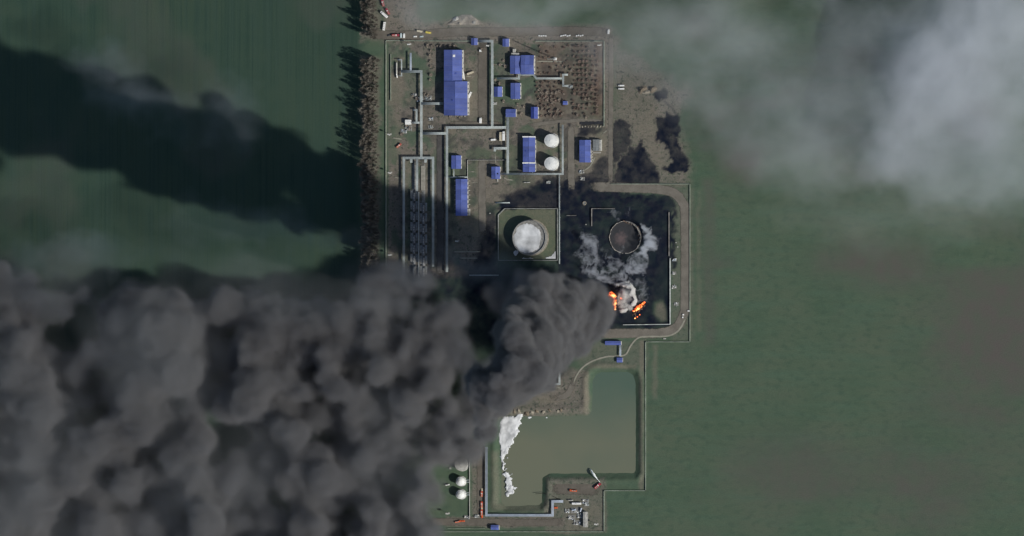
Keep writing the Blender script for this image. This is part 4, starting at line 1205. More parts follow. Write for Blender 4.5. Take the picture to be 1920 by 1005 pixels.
def vessel(label, px, py, L_, r, ang, m, name='process_vessel', h=2.0):
    x, y = G(px, py, h)
    o = thing(name, label, 'vessel', (x, y, 0), math.radians(ang))
    MB().tube([(-L_ / 2, 0, h), (-L_ / 2 + .5, 0, h), (L_ / 2 - .5, 0, h), (L_ / 2, 0, h)], r, 14).build('barrel', m, o, smooth=True)
    for s in (-1, 1): MB().box(s * L_ * .3, 0, -.3, .5, r * 1.7, h - r * .5).build('saddle', M_CONC, o)
    MB().cyl(0, 0, h + r * .9, h + r + .7, .35, n=8).build('nozzle', M_STEEL, o)
vessel('white horizontal vessel, the longest piece in the south yard', 1081, 944, 11.5, 1.4, 0, M_WHITE)
vessel('short pale vessel above the long white one in the south yard', 1070, 938, 6, .7, 0, M_PALE)
vessel('slim standing grey vessel inside the western pipe loop', 743.5, 128, 14, .9, 90, M_PALE)
vessel('pale vessel lying at the top of the western yard lane', 744, 142, 5, .8, 100, M_WHITE)
vessel('grey vessel lying beside the pump in the south yard', 1076, 956, 5, .9, 10, M_PIPEB)
vessel('blueish grey vessel at the right side of the south yard jumble', 1089, 956, 5, .9, 70, M_PIPEB)
vessel('pale vessel south of the pump house', 988, 342, 8, .6, 0, M_PALE, h=1.0)
vessel('white tube vessel on the smoke edge beside the dome tanks', 839, 909, 5, .8, 10, M_WHITE)
def equipment(label, px, py, seed, w=9.0, name='pump_skid', cat='pump unit', m=None, n=9):
    rr = random.Random(seed)
    x, y = G(px, py, .5)
    o = thing(name, label, cat, (x, y, 0), rr.uniform(-.1, .1))
    MB().box(0, 0, -.2, w, w * .7, .35).build('skid_base', M_CONC, o)
    for k in range(n):
        cx, cy_ = rr.uniform(-w * .42, w * .42), rr.uniform(-w * .28, w * .28)
        t = rr.random()
        if t < .35: MB().box(cx, cy_, .352, rr.uniform(.6, 1.8), rr.uniform(.6, 1.5), rr.uniform(.9, 2.2)).build('casing', rr.choice((M_PALE, M_STEEL, M_WHITE, M_PIPEB)), o)
        elif t < .7:
            a = rr.choice((0, PI / 2)); l = rr.uniform(1.5, 4); z = rr.uniform(.7, 1.8)
            MB().tube([(cx - l / 2 * math.cos(a), cy_ - l / 2 * math.sin(a), z), (cx + l / 2 * math.cos(a), cy_ + l / 2 * math.sin(a), z), (cx + l / 2 * math.cos(a), cy_ + l / 2 * math.sin(a), .36)], rr.uniform(.14, .3), 7).build('pipe', m or M_PIPE, o)
        else: MB().cyl(cx, cy_, .352, rr.uniform(1, 2.4), rr.uniform(.3, .7), n=10).build('drum', rr.choice((M_PALE, M_STEEL, M_WHITE)), o)
for k, (px, py, w, lb) in enumerate((
        (1078, 957, 10, 'pump unit of pipes and drums below the long white vessel'), (1088, 967, 9, 'pump unit at the left side of the grey canopy'), (1072, 970, 9, 'pump unit in the middle of the south yard'),
        (1082, 980, 9, 'southernmost pump unit beside the grey canopy'), (1064, 958, 7, 'pump unit nearest the end of the bluish pipe rack'), (1098, 940, 8, 'pump unit to the right of the long white vessel'),
        (1100, 946, 6, 'small pump unit above the grey canopy'), (1028, 342, 5, 'pump unit on sooty ground below the lower white tank'), (766, 240, 9, 'pale pump unit below the small white hut'),
        (757, 246, 8, 'pump unit on the sandy strip left of the western rack'), (808, 223, 6, 'pump unit right of the western rack, north one of two'), (807, 238, 6, 'pump unit right of the western rack, south one of two'),
        (787, 186, 9, 'pump unit of brownish pipework beside the western rack'), (803, 184, 9, 'pump unit between the western rack and the long hall'), (1090, 322, 7, 'pump unit on oily ground south of the lone blue building'),
        (1092, 335, 6, 'scorched pump unit just above the perimeter road'), (778, 178, 6, 'pump unit beside the shrubs on the western strip'), (1069, 162, 6, 'pump unit at the end of the stepped pipe rack'), (928, 194, 5, 'pale unit beside the straight pipe rack below the small hut'),
        (1265, 487, 5, 'pale valve unit between the burnt yard and the perimeter road'), (1264, 538, 6, 'white valve unit beside the clean white wall'), (1268, 570, 6, 'rusty valve unit lower down beside the clean white wall'), (1264, 512, 5, 'small valve unit where the clean white wall begins'),
        (894, 968, 6, 'pale crates frame by the fence at the bottom road'), (875, 970, 7, 'white framed pump unit at the corner of the tank yard'))):
    equipment(lb, px, py, k + 40, w)
def crate(label, px, py, sx, sy, h, ang=0, m=None, name='container', cat='container', group=None):
    x, y = G(px, py, h)
    o = thing(name, label, cat, (x, y, 0), math.radians(ang), group)
    MB().box(0, 0, 0, sx, sy, h).build('body', m or M_WHITE, o)
    MB().box(0, 0, h + .003, sx * .94, sy * .9, h + .08).build('lid', m or M_WHITE, o)
    MB().box(sx / 2 + .04, 0, .2, .08, sy * .8, h * .9).build('door', M_STEEL, o)
for k in range(4): crate(f'white crate in the row along the north fence, {("first", "second", "third", "fourth")[k]} from the west', 1011 + k * 4, 67 + (k % 2) * .4, 2.0, 1.3, 1.6, group='white crates along the north fence')
for k in range(5): crate(f'white crate in the middle cluster by the north fence, {("first", "second", "third", "fourth", "fifth")[k]} from the west', 1052 + k * 4, 67.4 - (k % 3) * .8, 2.2, 1.4, 1.5, 20, group='white crates along the north fence')
for k in range(4): crate(f'white crate in the eastern cluster by the north fence, {("first", "second", "third", "fourth")[k]} from the west', 1081 + k * 3.8, 67.2 - (k % 2) * 1.0, 1.8, 1.3, 1.4, 35, group='white crates along the north fence')
crate('white crate beside the yard road below the gatehouse', 900.5, 95, 2.6, 2.6, 2.2)
crate('pale block on the soil by the clump of shrubs', 928, 194, 3.2, 2.4, 2, m=M_PALE)
crate('white box left of the southern dome tank yard', 844, 878, 2, 2, 1.5, m=M_PALE)
crate('small pale box on the grass by the footpath', 1246, 635, 3.5, 1.2, 1, m=M_PALE)
crate('white box on the upper bend of the perimeter road', 1281, 590, 1.8, 1.8, 1.6); crate('white box just below the other one on the road bend', 1280, 595, 1.6, 1.6, 1.4)
crate('white box by the outer fence near the road bend', 1291, 583, 2.4, 1.6, 1.6)
ms2 = thing('round_manhole', 'pale ring shaped manhole on soot north of the burnt yard', 'manhole', (*G(1096, 381), 0))
MB().tube([(2.0 * math.cos(a * PI / 10), 2.0 * math.sin(a * PI / 10), .5) for a in range(21)], .55, 8, caps=False).build('ring', M_SAND, ms2)
MB().cyl(0, 0, -.2, .35, 1.5, n=16).build('cover', M_STEEL, ms2)
for px, py, lb in ((919, 400, 'white valve post in the shade left of the foam filled tank'), (1099, 421, 'white post west of the burnt yard wall'), (1268, 455, 'pale post beside the perimeter road, upper one'), (1271, 463, 'pale post beside the perimeter road, lower one')):
    x, y = G(px, py, 1)
    o = thing('valve_post', lb, 'post', (x, y, 0))
    MB().cyl(0, 0, -.2, 1.6, .45, .35, 8).build('stem', M_PALE, o); MB().box(0, 0, 1.605, 1.6, 1.1, 1.9).build('cap', M_PALE, o)

# ------------------------------------------------------------------ soil heaps
def heap(label, px, py, rx, ry, h, m, seed, rot=0.0, name='soil_heap'):
    x, y = G(px, py, h * .5)
    on_mound = name == 'rubble_heap'
    nR, nA = 7, 22
    vs = [(0, 0, h * (1 + .1 * math.sin(seed)))]
    for t in range(1, nR + 1):
        for k in range(nA):
            a = 2 * PI * k / nA; f = t / nR
            w = 1 + .35 * mnoise.noise(Vector((math.cos(a) * 1.6, math.sin(a) * 1.6, seed * 3.7)))
            zz = h * (math.cos(f * PI) * .5 + .5) * (1 + .6 * mnoise.noise(Vector((math.cos(a) * f * 3, math.sin(a) * f * 3, seed * 1.9)))) - (.3 if t == nR else 0)
            vs.append((rx * f * w * math.cos(a), ry * f * w * math.sin(a), zz))
    fs = [(0, 1 + k, 1 + (k + 1) % nA) for k in range(nA)]
    for t in range(nR - 1):
        for k in range(nA): fs.append((1 + t * nA + k, 1 + (t + 1) * nA + k, 1 + (t + 1) * nA + (k + 1) % nA, 1 + t * nA + (k + 1) % nA))
    o = MB().add(vs, fs).build(name, m, smooth=True)
    o.location = (x, y, 1.2 if on_mound else 0); o.rotation_euler = (0, 0, rot)
    tag(o, label, 'heap')
heap('steep earth heap, left one of two beside the oil pool', 1203, 168, 7, 5, 4.2, M_SOIL, 1, .4)
heap('steep earth heap, right one of two beside the oil pool', 1223, 167, 6, 4.6, 4.0, M_SOIL, 2, .5)
heap('low ridge of dug earth joining the two steep heaps', 1212, 172, 9, 2.8, 2.0, M_SAND, 3, .1)
blob_sheet('rubble_mound', 'broad pale mound of tipped rubble beside the north road', 'mound', 872, 38, (lambda X, Y: -sdist(X + (fbm(X, Y, 7, 3, 5) - .5) * 4, Y + (fbm(X, Y, 6, 3, 9) - .5) * 4, [(836, 47.5), (848, 37), (866, 27), (884, 27.5), (898, 37), (910, 47.5)]) / 11, (828, 20, 918, 52)), -.1, 2.6, M_MOUND, step=1.1, nsc=9)
blob_sheet('oil_pit', 'black oil lying in a long straight pit behind a row of sand heaps', 'oil pit', 1109, 231, (lambda X, Y: -sdist(X + (fbm(X, Y, 6, 3, 5) - .5) * 3, Y + (fbm(X, Y, 5, 3, 9) - .5) * 3, rect(1086, 227.5, 1131.5, 234)) / 3, (1082, 222, 1136, 240)), .55, .12, M_SOOT, step=.7)
for k in range(9):
    heap(f'sand heap along the southern edge of the oil pit, {("first", "second", "third", "fourth", "fifth", "sixth", "seventh", "eighth", "ninth")[k]} from the west', 1086 + k * 5.6, 237.5 + random.uniform(-.6, .8), 2.2, 1.5, 1.2, M_SAND, 60 + k, random.uniform(0, 3), name='sand_heap')
for k, (px, py, lb) in enumerate(((855, 36, 'pale rubble heap with white scraps on the mound by the north road'), (889, 41, 'grey rubble heap at the right end of the mound'), (862, 44, 'small bright rubble heap on the lower edge of the mound'))):
    heap(lb, px, py, 4.5 - k, 3.2 - k * .5, 1.9, (M_PALE, M_CONC, M_SAND)[k], 10 + k, .3, name='rubble_heap')
for k in range(9):
    px = 962 + k * 11.5 + random.uniform(-3, 3); py = 771 + random.uniform(-5, 4)
    heap(f'earth heap on the north bank of the pond, {("first", "second", "third", "fourth", "fifth", "sixth", "seventh", "eighth", "ninth")[k]} counting from the smoke', px, py, random.uniform(2.5, 4.5), random.uniform(2, 3.5), random.uniform(1.4, 2.6), M_SAND if k % 2 else M_SOIL, 20 + k, random.uniform(0, 3))

# ------------------------------------------------------------------ foam on the pond
FOAM = [(944, 779), (966, 777), (976, 772), (982, 780), (976, 796), (974, 800), (972, 812), (966, 822), (964, 830), (958, 834), (956, 846), (948, 852), (944, 864), (950, 880), (956, 890), (962, 896), (960, 908), (958, 916), (966, 920), (962, 927), (954, 934), (946, 928), (946, 900), (944, 884), (938, 866), (937, 850), (938, 835), (935, 822), (937, 800), (940, 785)]
def pondfoam(X, Y):
    wx = X + (fbm(X, Y, 7, 4, 3) - .5) * 12; wy = Y + (fbm(X, Y, 7, 4, 6) - .5) * 12
    return -sdist(wx, wy, FOAM) / 4 + (fbm(X, Y, 5, 3, 12) - .5) * (1.0 + 2.2 * sstep(830, 860, Y))
blob_sheet('pond_foam', 'white foam drifting along the western bank of the pond', 'foam', 955, 850, (pondfoam, (926, 764, 990, 942)), -2.65, 1.4, M_FOAM, step=.9, seed=17, nsc=9)
for px, py, lb, s in ((964, 916, 'small white foam patch right of the lower end of the pond foam', 3.5), (993, 783, 'small white foam fleck on the north edge of the pond', 3.6), (1025, 783, 'tiny white foam fleck where a rill enters the pond', 2.4)):
    blob_sheet('foam_patch', lb, 'foam', px, py, (lambda X, Y, a=px, b=py, c=s: 1 - np.hypot((X - a) / c, (Y - b) / (c * .55)) + (fbm(X, Y, 3, 3, 4) - .5), (px - 8, py - 8, px + 8, py + 8)), -2.65, .5, M_FOAM, step=.7)
for k, (a, b, c_) in enumerate(((1003, 925, 0), (1008, 935, 0))): pass
hs_ = MB().tube([(*G(x, y), .25) for x, y in ((1004, 926), (1020, 925), (1036, 930), (1050, 937), (1058, 940))], .3, 6)
tag(hs_.build('suction_hose', M_TYRE), 'dark suction hose running from the pond to the bluish pipe rack', 'hose')

# ------------------------------------------------------------------ trees and shrubs
def twig_mesh(name, m, rx, z0, z1, n, wid, ln, seed, up=.5, base_narrow=.5):
    rr = random.Random(seed)
    q = MB()
    for k in range(n):
        t = rr.random()
        z = z0 + (z1 - z0) * t
        rad = rx * (base_narrow + (1 - base_narrow) * math.sin(min(1, t * 1.25) * PI * .5)) * (1 - max(0, t - .55) / .5 * .75)
        a = rr.uniform(0, 2 * PI); d = math.sqrt(rr.random()) * rad
        p = Vector((d * math.cos(a), d * math.sin(a), z))
        dirv = Vector((math.cos(a) * rr.uniform(.1, 1), math.sin(a) * rr.uniform(.1, 1), rr.uniform(up * .4, up * 1.6))).normalized()
        sd = dirv.cross(Vector((rr.uniform(-1, 1), rr.uniform(-1, 1), rr.uniform(-1, 1)))).normalized()
        l = ln * rr.uniform(.5, 1.4); w = wid * rr.uniform(.6, 1.3)
        q.add([p - sd * w, p + sd * w, p + dirv * l + sd * w * .15, p + dirv * l - sd * w * .15], [(0, 1, 2, 3)])
    return q.mesh(name, m)
def trunk_mesh(name, m, h, r, seed, limbs=5, spread=1.6):
    rr = random.Random(seed)
    q = MB().tube([(0, 0, -.3), (rr.uniform(-.2, .2), rr.uniform(-.2, .2), h * .4), (rr.uniform(-.4, .4), rr.uniform(-.4, .4), h)], r, 7, r_end=r * .2)
    for k in range(limbs):
        a = 2 * PI * k / limbs + rr.uniform(-.4, .4); z = h * rr.uniform(.25, .7)
        q.tube([(0, 0, z), (spread * .5 * math.cos(a), spread * .5 * math.sin(a), z + h * .1), (spread * math.cos(a), spread * math.sin(a), z + h * rr.uniform(.18, .3))], r * .4, 5, r_end=r * .1)
    return q.mesh(name, m)
def plant_kit(name, label, group, tr_m, cr_m, n, heights, rx, count, wid, ln, trunk_r, cat='tree', seed=0, z0f=.18, up=.6, sp=1.6):
    kits = []
    for k in range(n):
        h = heights[0] + (heights[1] - heights[0]) * k / max(1, n - 1)
        kits.append((trunk_mesh('trunk', tr_m, h * .92, trunk_r, seed + k, spread=sp), twig_mesh('crown', cr_m, rx, h * z0f, h, count, wid, ln, seed + 50 + k, up)))
    def place(px, py, rz, sc, lab=None):
        t, c_ = kits[random.randrange(n)]
        x, y = G(px, py)
        root = thing(name, lab or label, cat, (x, y, 0), rz, group); root.scale = (sc, sc, sc * random.uniform(.85, 1.12))
        for nm, me in (('trunk', t), ('crown', c_)):
            o = bpy.data.objects.new(nm, me); col.objects.link(o); o.parent = root
    return place
tree = plant_kit('bare_tree', 'bare brown tree in the shelter belt between the field and the works', 'trees of the shelter belt', M_BARK, M_TWIG, 6, (18, 29), 2.6, 330, .2, 2.3, .34, seed=100, up=1.1)
cnt = 0
for row, px0 in enumerate((687, 694.5, 702, 709)):
    py = -32.0 + row * 2.1
    while py < 520:
        gap = 70 < py < 104
        if not gap and random.random() > .08:
            tree(px0 + random.uniform(-2.8, 2.8) - (3 if row == 3 and random.random() < .3 else 0), py + random.uniform(-2, 2), random.uniform(0, 6.28), random.uniform(.7, 1.15) * (1.0 if row < 3 else .8)); cnt += 1
        py += random.uniform(5.6, 8.2)
shrub = plant_kit('bare_shrub', 'leafless reddish brown shrub in the planted rows right of the twin building', 'shrubs in the planted rows', M_BARK, M_TWIG3, 4, (2.2, 3.0), 2.1, 210, .24, .5, .08, 'shrub', 300, .05, .3, .6)
for i in range(6):
    for j in range(15):
        if random.random() < .9: shrub(1077 + i * 8.6 + random.uniform(-1.6, 1.6), 88 + j * 9.0 + random.uniform(-1.6, 1.6), random.uniform(0, 6), random.uniform(.75, 1.15))
for i in range(7):
    for j in range(8):
        if random.random() < .85: shrub(1008 + i * 8.4 + random.uniform(-2, 2), 154 + j * 8.8 + random.uniform(-2, 2), random.uniform(0, 6), random.uniform(.7, 1.05))
for i in range(7):
    for j in range(6):
        if random.random() < .6: shrub(1012 + i * 9 + random.uniform(-3, 3), 88 + j * 9.4 + random.uniform(-3, 3), random.uniform(0, 6), random.uniform(.6, .9))
pale = plant_kit('pale_shrub', 'rounded pale leafless shrub dotted around the works yard', 'pale shrubs of the works yard', M_BARK, M_TWIG2, 4, (2.2, 3.0), 2.1, 230, .24, .5, .08, 'shrub', 400, .05, .3, .6)
for px, py in ((803, 86), (812, 87), (821, 86), (808, 95), (808, 104), (808, 114), (808, 125), (808, 141), (808, 150), (828, 88), (836, 87), (845, 86), (853, 86), (776, 178), (782, 184), (798, 176), (803, 180), (1011, 169), (1018, 176), (1027, 173), (1033, 180), (1042, 183), (1050, 171), (1012, 187), (1049, 188), (1038, 192), (1030, 208), (1046, 207), (1055, 213), (1018, 205), (905, 92), (930, 150), (938, 156), (946, 190), (972, 196), (984, 200), (978, 214), (1014, 173), (1020, 183), (1028, 186), (1036, 174), (1044, 174), (1035, 186), (1058, 175), (1098, 185), (1106, 185), (1107, 196), (1026, 218), (1040, 218), (1083, 215), (1100, 220), (768, 240), (762, 236), (755, 252), (846, 218), (854, 219), (862, 219), (926, 108), (944, 114), (948, 124), (938, 122), (926, 122), (1062, 128), (1072, 132), (1102, 134)):
    pale(px + random.uniform(-1, 1), py + random.uniform(-1, 1), random.uniform(0, 6), random.uniform(.8, 1.25))

# ------------------------------------------------------------------ flames
fm, nt, bs = nodes_of('flame')
nt.nodes.remove(bs)
em = nt.nodes.new('ShaderNodeEmission')
tc = nt.nodes.new('ShaderNodeNewGeometry')
nz = nt.nodes.new('ShaderNodeTexNoise'); nz.inputs['Scale'].default_value = .22; nz.inputs['Detail'].default_value = 5
nt.links.new(tc.outputs['Position'], nz.inputs['Vector'])
cr = nt.nodes.new('ShaderNodeValToRGB')
cr.color_ramp.elements[0].position = .38; cr.color_ramp.elements[0].color = (.10, .010, .006, 1)
cr.color_ramp.elements[1].position = .62; cr.color_ramp.elements[1].color = (1.0, .40, .13, 1)
e_ = cr.color_ramp.elements.new(.5); e_.color = (.62, .085, .018, 1)
nt.links.new(nz.outputs['Fac'], cr.inputs['Fac']); nt.links.new(cr.outputs['Color'], em.inputs['Color'])
em.inputs['Strength'].default_value = 3.2
nt.links.new(em.outputs[0], nt.nodes['Material Output'].inputs['Surface'])
def flame(label, spots, z0, seed):
    x0_, y0_ = G(spots[0][0], spots[0][1], z0)
    root = thing('flame', label, 'fire', (x0_, y0_, 0))
    for i, (px, py, r, h) in enumerate(spots):
        x, y = G(px, py, z0)
        vs, nk, na = [], 7, 9
        for t in range(nk):
            f = t / (nk - 1); rr = r * (math.sin(min(1, .25 + f * .9) * PI) ** .8 + .04)
            for k in range(na):
                a = 2 * PI * k / na
                w = 1 + .5 * mnoise.noise(Vector((math.cos(a) * 1.5, math.sin(a) * 1.5 + seed, f * 3 + i)))
                vs.append((x - x0_ - f * h * .35 + rr * w * math.cos(a), y - y0_ + rr * w * math.sin(a), z0 + f * h))
        fs = [(t * na + k, t * na + (k + 1) % na, (t + 1) * na + (k + 1) % na, (t + 1) * na + k) for t in range(nk - 1) for k in range(na)]
        MB().add(vs, fs + [tuple(range(na))[::-1], tuple(range((nk - 1) * na, nk * na))]).build('flame_tongue', fm, root, smooth=True)
flame('tall orange flame at the root of the black smoke column', [(1150, 556, 4.2, 9), (1152, 563, 3.2, 8), (1153, 569, 2.4, 6), (1153.5, 575, 1.6, 5), (1154, 580, 1.0, 4), (1148, 552, 2.8, 7)], 12, 1)
flame('small spark of fire beside the white puff', [(1165, 560, 1.3, 3)], 2, 5)
flame('slanting streak of flame on the black floor right of the smoke', [(1193, 580, 1.9, 4), (1197, 577, 2.6, 5), (1202, 574, 1.9, 4), (1206, 570, 1.3, 3), (1209, 567, 1.0, 3), (1189, 583, 1.2, 3)], .5, 9)
flame('dull reddish fire below the slanting flame', [(1191, 597, .8, 1.2), (1195, 594, .7, 1.0), (1200, 590, .7, 1.2)], .4, 13)
wr = MB()
for k in range(14):
    px, py = 1186 + k * 1.9 + random.uniform(-2, 2), 592 - k * 1.6 + random.uniform(-3, 3)
    x, y = G(px, py); wr.box(x, y, 0, random.uniform(1, 3.2), random.uniform(.4, 1.2), random.uniform(.5, 2.2), random.uniform(0, 3))
o = wr.build('wreckage', M_RUST); tag(o, 'burning twisted wreckage along the slanting flame', 'wreckage', kind='stuff')

# ------------------------------------------------------------------ smoke and cloud
def smoke_mat(name, colr, dens, aniso=0.0, skin=0.004):
    m = bpy.data.materials.new(name); m.use_nodes = True
    nt = m.node_tree; nt.nodes.clear()
    out = nt.nodes.new('ShaderNodeOutputMaterial')
    v = nt.nodes.new('ShaderNodeVolumePrincipled')
    v.inputs['Color'].default_value = (*colr, 1); v.inputs['Density'].default_value = dens; v.inputs['Anisotropy'].default_value = aniso
    v.inputs['Density Attribute'].default_value = ''
    nt.links.new(v.outputs[0], out.inputs['Volume'])
    if skin > 0:
        t = nt.nodes.new('ShaderNodeBsdfTransparent'); d = nt.nodes.new('ShaderNodeBsdfDiffuse'); d.inputs['Color'].default_value = (*colr, 1)
        mx = nt.nodes.new('ShaderNodeMixShader'); mx.inputs[0].default_value = skin
        nt.links.new(t.outputs[0], mx.inputs[1]); nt.links.new(d.outputs[0], mx.inputs[2]); nt.links.new(mx.outputs[0], out.inputs['Surface'])
    return m
def fog_mat(name, colr, dens, nscale, lo, hi, aniso=0.0, nscale2=None):
    m = bpy.data.materials.new(name); m.use_nodes = True
    nt = m.node_tree; nt.nodes.clear(); N = nt.nodes.new; K = nt.links.new
    out = N('ShaderNodeOutputMaterial'); v = N('ShaderNodeVolumePrincipled')
    v.inputs['Color'].default_value = (*colr, 1); v.inputs['Anisotropy'].default_value = aniso; v.inputs['Density Attribute'].default_value = ''
    a = N('ShaderNodeAttribute'); a.attribute_name = 'density'
    g = N('ShaderNodeNewGeometry')
    n = N('ShaderNodeTexNoise'); n.inputs['Scale'].default_value = nscale; n.inputs['Detail'].default_value = 5.0; n.inputs['Roughness'].default_value = .64; n.inputs['Distortion'].default_value = .6
    K(g.outputs['Position'], n.inputs['Vector'])
    ad = N('ShaderNodeMath'); ad.operation = 'MULTIPLY_ADD'; ad.inputs[1].default_value = .75     # fog depth lifts the noise over its threshold
    K(a.outputs['Fac'], ad.inputs[0]); K(n.outputs['Fac'], ad.inputs[2])
    r = N('ShaderNodeMapRange'); r.interpolation_type = 'SMOOTHSTEP'; r.inputs['From Min'].default_value = lo; r.inputs['From Max'].default_value = hi; r.inputs['To Max'].default_value = dens
    K(ad.outputs[0], r.inputs['Value'])
    mu = N('ShaderNodeMath'); mu.operation = 'MULTIPLY'; K(r.outputs['Result'], mu.inputs[0])
    st_ = N('ShaderNodeMath'); st_.operation = 'MULTIPLY'; st_.inputs[1].default_value = 4.0; st_.use_clamp = True; K(a.outputs['Fac'], st_.inputs[0]); K(st_.outputs[0], mu.inputs[1])
    K(mu.outputs[0], v.inputs['Density']); K(v.outputs[0], out.inputs['Volume'])
    return m
def fog_fill(o, voxel, band, m):
    """fill the closed skin with fog that thins out towards it"""
    ng = bpy.data.node_groups.new('fog', 'GeometryNodeTree')
    ng.interface.new_socket('Geometry', in_out='INPUT', socket_type='NodeSocketGeometry')
    ng.interface.new_socket('Geometry', in_out='OUTPUT', socket_type='NodeSocketGeometry')
    N = ng.nodes.new; K = ng.links.new
    gi, go = N('NodeGroupInput'), N('NodeGroupOutput')
    mv = N('GeometryNodeMeshToVolume'); mv.resolution_mode = 'VOXEL_SIZE'
    K(gi.outputs[0], mv.inputs['Mesh']); mv.inputs['Voxel Size'].default_value = voxel; mv.inputs['Interior Band Width'].default_value = band; mv.inputs['Density'].default_value = 1.0
    sm = N('GeometryNodeSetMaterial'); K(mv.outputs[0], sm.inputs['Geometry']); sm.inputs['Material'].default_value = m
    K(sm.outputs[0], go.inputs[0])
    o.modifiers.new('fog', 'NODES').node_group = ng
def skin_mat(name, colr, fac):
    m = bpy.data.materials.new(name); m.use_nodes = True
    nt = m.node_tree; nt.nodes.clear(); N = nt.nodes.new; K = nt.links.new
    out = N('ShaderNodeOutputMaterial'); t = N('ShaderNodeBsdfTransparent'); d = N('ShaderNodeBsdfDiffuse'); d.inputs['Color'].default_value = (*colr, 1)
    mx = N('ShaderNodeMixShader'); mx.inputs[0].default_value = fac
    K(t.outputs[0], mx.inputs[1]); K(d.outputs[0], mx.inputs[2]); K(mx.outputs[0], out.inputs['Surface'])
    return m
def puff_mesh(pts, rads, voxel, disp, name, m):
    """one billowing closed skin grown over many puffs"""
    me = bpy.data.meshes.new('puff_centres')
    me.from_pydata([tuple(p) for p in pts], [], [])
    me.attributes.new('rad', 'FLOAT', 'POINT').data.foreach_set('value', np.asarray(rads, np.float32))
    tmp = bpy.data.objects.new('puff_centres', me); col.objects.link(tmp)
    ng = bpy.data.node_groups.new('puffs', 'GeometryNodeTree')
    ng.interface.new_socket('Geometry', in_out='INPUT', socket_type='NodeSocketGeometry')
    ng.interface.new_socket('Geometry', in_out='OUTPUT', socket_type='NodeSocketGeometry')
    N = ng.nodes.new; K = ng.links.new
    gi, go = N('NodeGroupInput'), N('NodeGroupOutput')
    ra = N('GeometryNodeInputNamedAttribute'); ra.data_type = 'FLOAT'; ra.inputs['Name'].default_value = 'rad'
    mp = N('GeometryNodeMeshToPoints'); K(gi.outputs[0], mp.inputs['Mesh']); K(ra.outputs['Attribute'], mp.inputs['Radius'])
    pv = N('GeometryNodePointsToVolume'); pv.resolution_mode = 'VOXEL_SIZE'
    K(mp.outputs['Points'], pv.inputs['Points']); K(ra.outputs['Attribute'], pv.inputs['Radius']); pv.inputs['Voxel Size'].default_value = voxel; pv.inputs['Density'].default_value = 1.0
    vm = N('GeometryNodeVolumeToMesh'); vm.resolution_mode = 'GRID'; vm.inputs['Threshold'].default_value = .1
    K(pv.outputs[0], vm.inputs['Volume'])
    last = vm.outputs['Mesh']
    for sc_, amp in disp:
        sp_ = N('GeometryNodeSetPosition'); K(last, sp_.inputs['Geometry'])
        nz_ = N('ShaderNodeTexNoise'); nz_.inputs['Scale'].default_value = sc_; nz_.inputs['Detail'].default_value = 3
        ps = N('GeometryNodeInputPosition'); K(ps.outputs[0], nz_.inputs['Vector'])
        mm = N('ShaderNodeMath'); mm.operation = 'SUBTRACT'; K(nz_.outputs[0], mm.inputs[0]); mm.inputs[1].default_value = .5
        m2 = N('ShaderNodeMath'); m2.operation = 'MULTIPLY'; K(mm.outputs[0], m2.inputs[0]); m2.inputs[1].default_value = amp
        no = N('GeometryNodeInputNormal'); vs_ = N('ShaderNodeVectorMath'); vs_.operation = 'SCALE'
        K(no.outputs[0], vs_.inputs[0]); K(m2.outputs[0], vs_.inputs['Scale']); K(vs_.outputs[0], sp_.inputs['Offset'])
        last = sp_.outputs[0]
    K(last, go.inputs[0])
    md = tmp.modifiers.new('g', 'NODES'); md.node_group = ng
    dg = bpy.context.evaluated_depsgraph_get()
    res = bpy.data.meshes.new_from_object(tmp.evaluated_get(dg))
    bpy.data.objects.remove(tmp)
    res.name = name
    res.materials.clear()
    if m is not None: res.materials.append(m)
    res.shade_smooth()
    o = bpy.data.objects.new(name, res); col.objects.link(o)
    return o

PLUME = [(1140, 530), (1125, 522), (1090, 524), (1060, 512), (1015, 504), (975, 502), (940, 518), (905, 540), (872, 545), (855, 520), (825, 503), (790, 512), (760, 500), (720, 500), (688, 506), (655, 530), (620, 552), (575, 562), (520, 556), (450, 540), (400, 540), (350, 552), (300, 545), (250, 530), (190, 552), (130, 540), (90, 520), (40, 500), (-90, 490), (-150, 1120), (832, 1120), (834, 960), (840, 880), (905, 862), (935, 820), (938, 776), (1000, 745), (1042, 735), (1062, 700), (1110, 660), (1138, 640), (1149, 612), (1149, 575), (1144, 550)]
HOLES = [(897, 590, 42, 62), (905, 650, 30, 40), (880, 540, 30, 30), (400, 690, 55, 55), (460, 610, 50, 45), (110, 640, 55, 80), (150, 590, 60, 40), (445, 815, 60, 45), (125, 830, 28, 60), (220, 880, 60, 32), (600, 820, 50, 38), (735, 700, 28, 40), (780, 560, 22, 30), (575, 690, 26, 24), (700, 840, 28, 22), (540, 960, 50, 30), (650, 960, 30, 28)]
def in_plume(x, y): return float(sdist(np.array([x]), np.array([y]), PLUME)[0])
pts, rads = [], []
RIDGE = [(1140, 578, 14, 14), (1130, 578, 55, 30), (1116, 582, 120, 50), (1084, 590, 200, 66), (1050, 598, 270, 80), (1015, 614, 350, 90), (985, 650, 440, 95), (962, 695, 530, 105), (935, 735, 600, 110)]
def ridge(t):
    u = t * (len(RIDGE) - 1); i = min(int(u), len(RIDGE) - 2); f = u - i
    return [RIDGE[i][k] + (RIDGE[i + 1][k] - RIDGE[i][k]) * f for k in range(4)]
rr = random.Random(5)
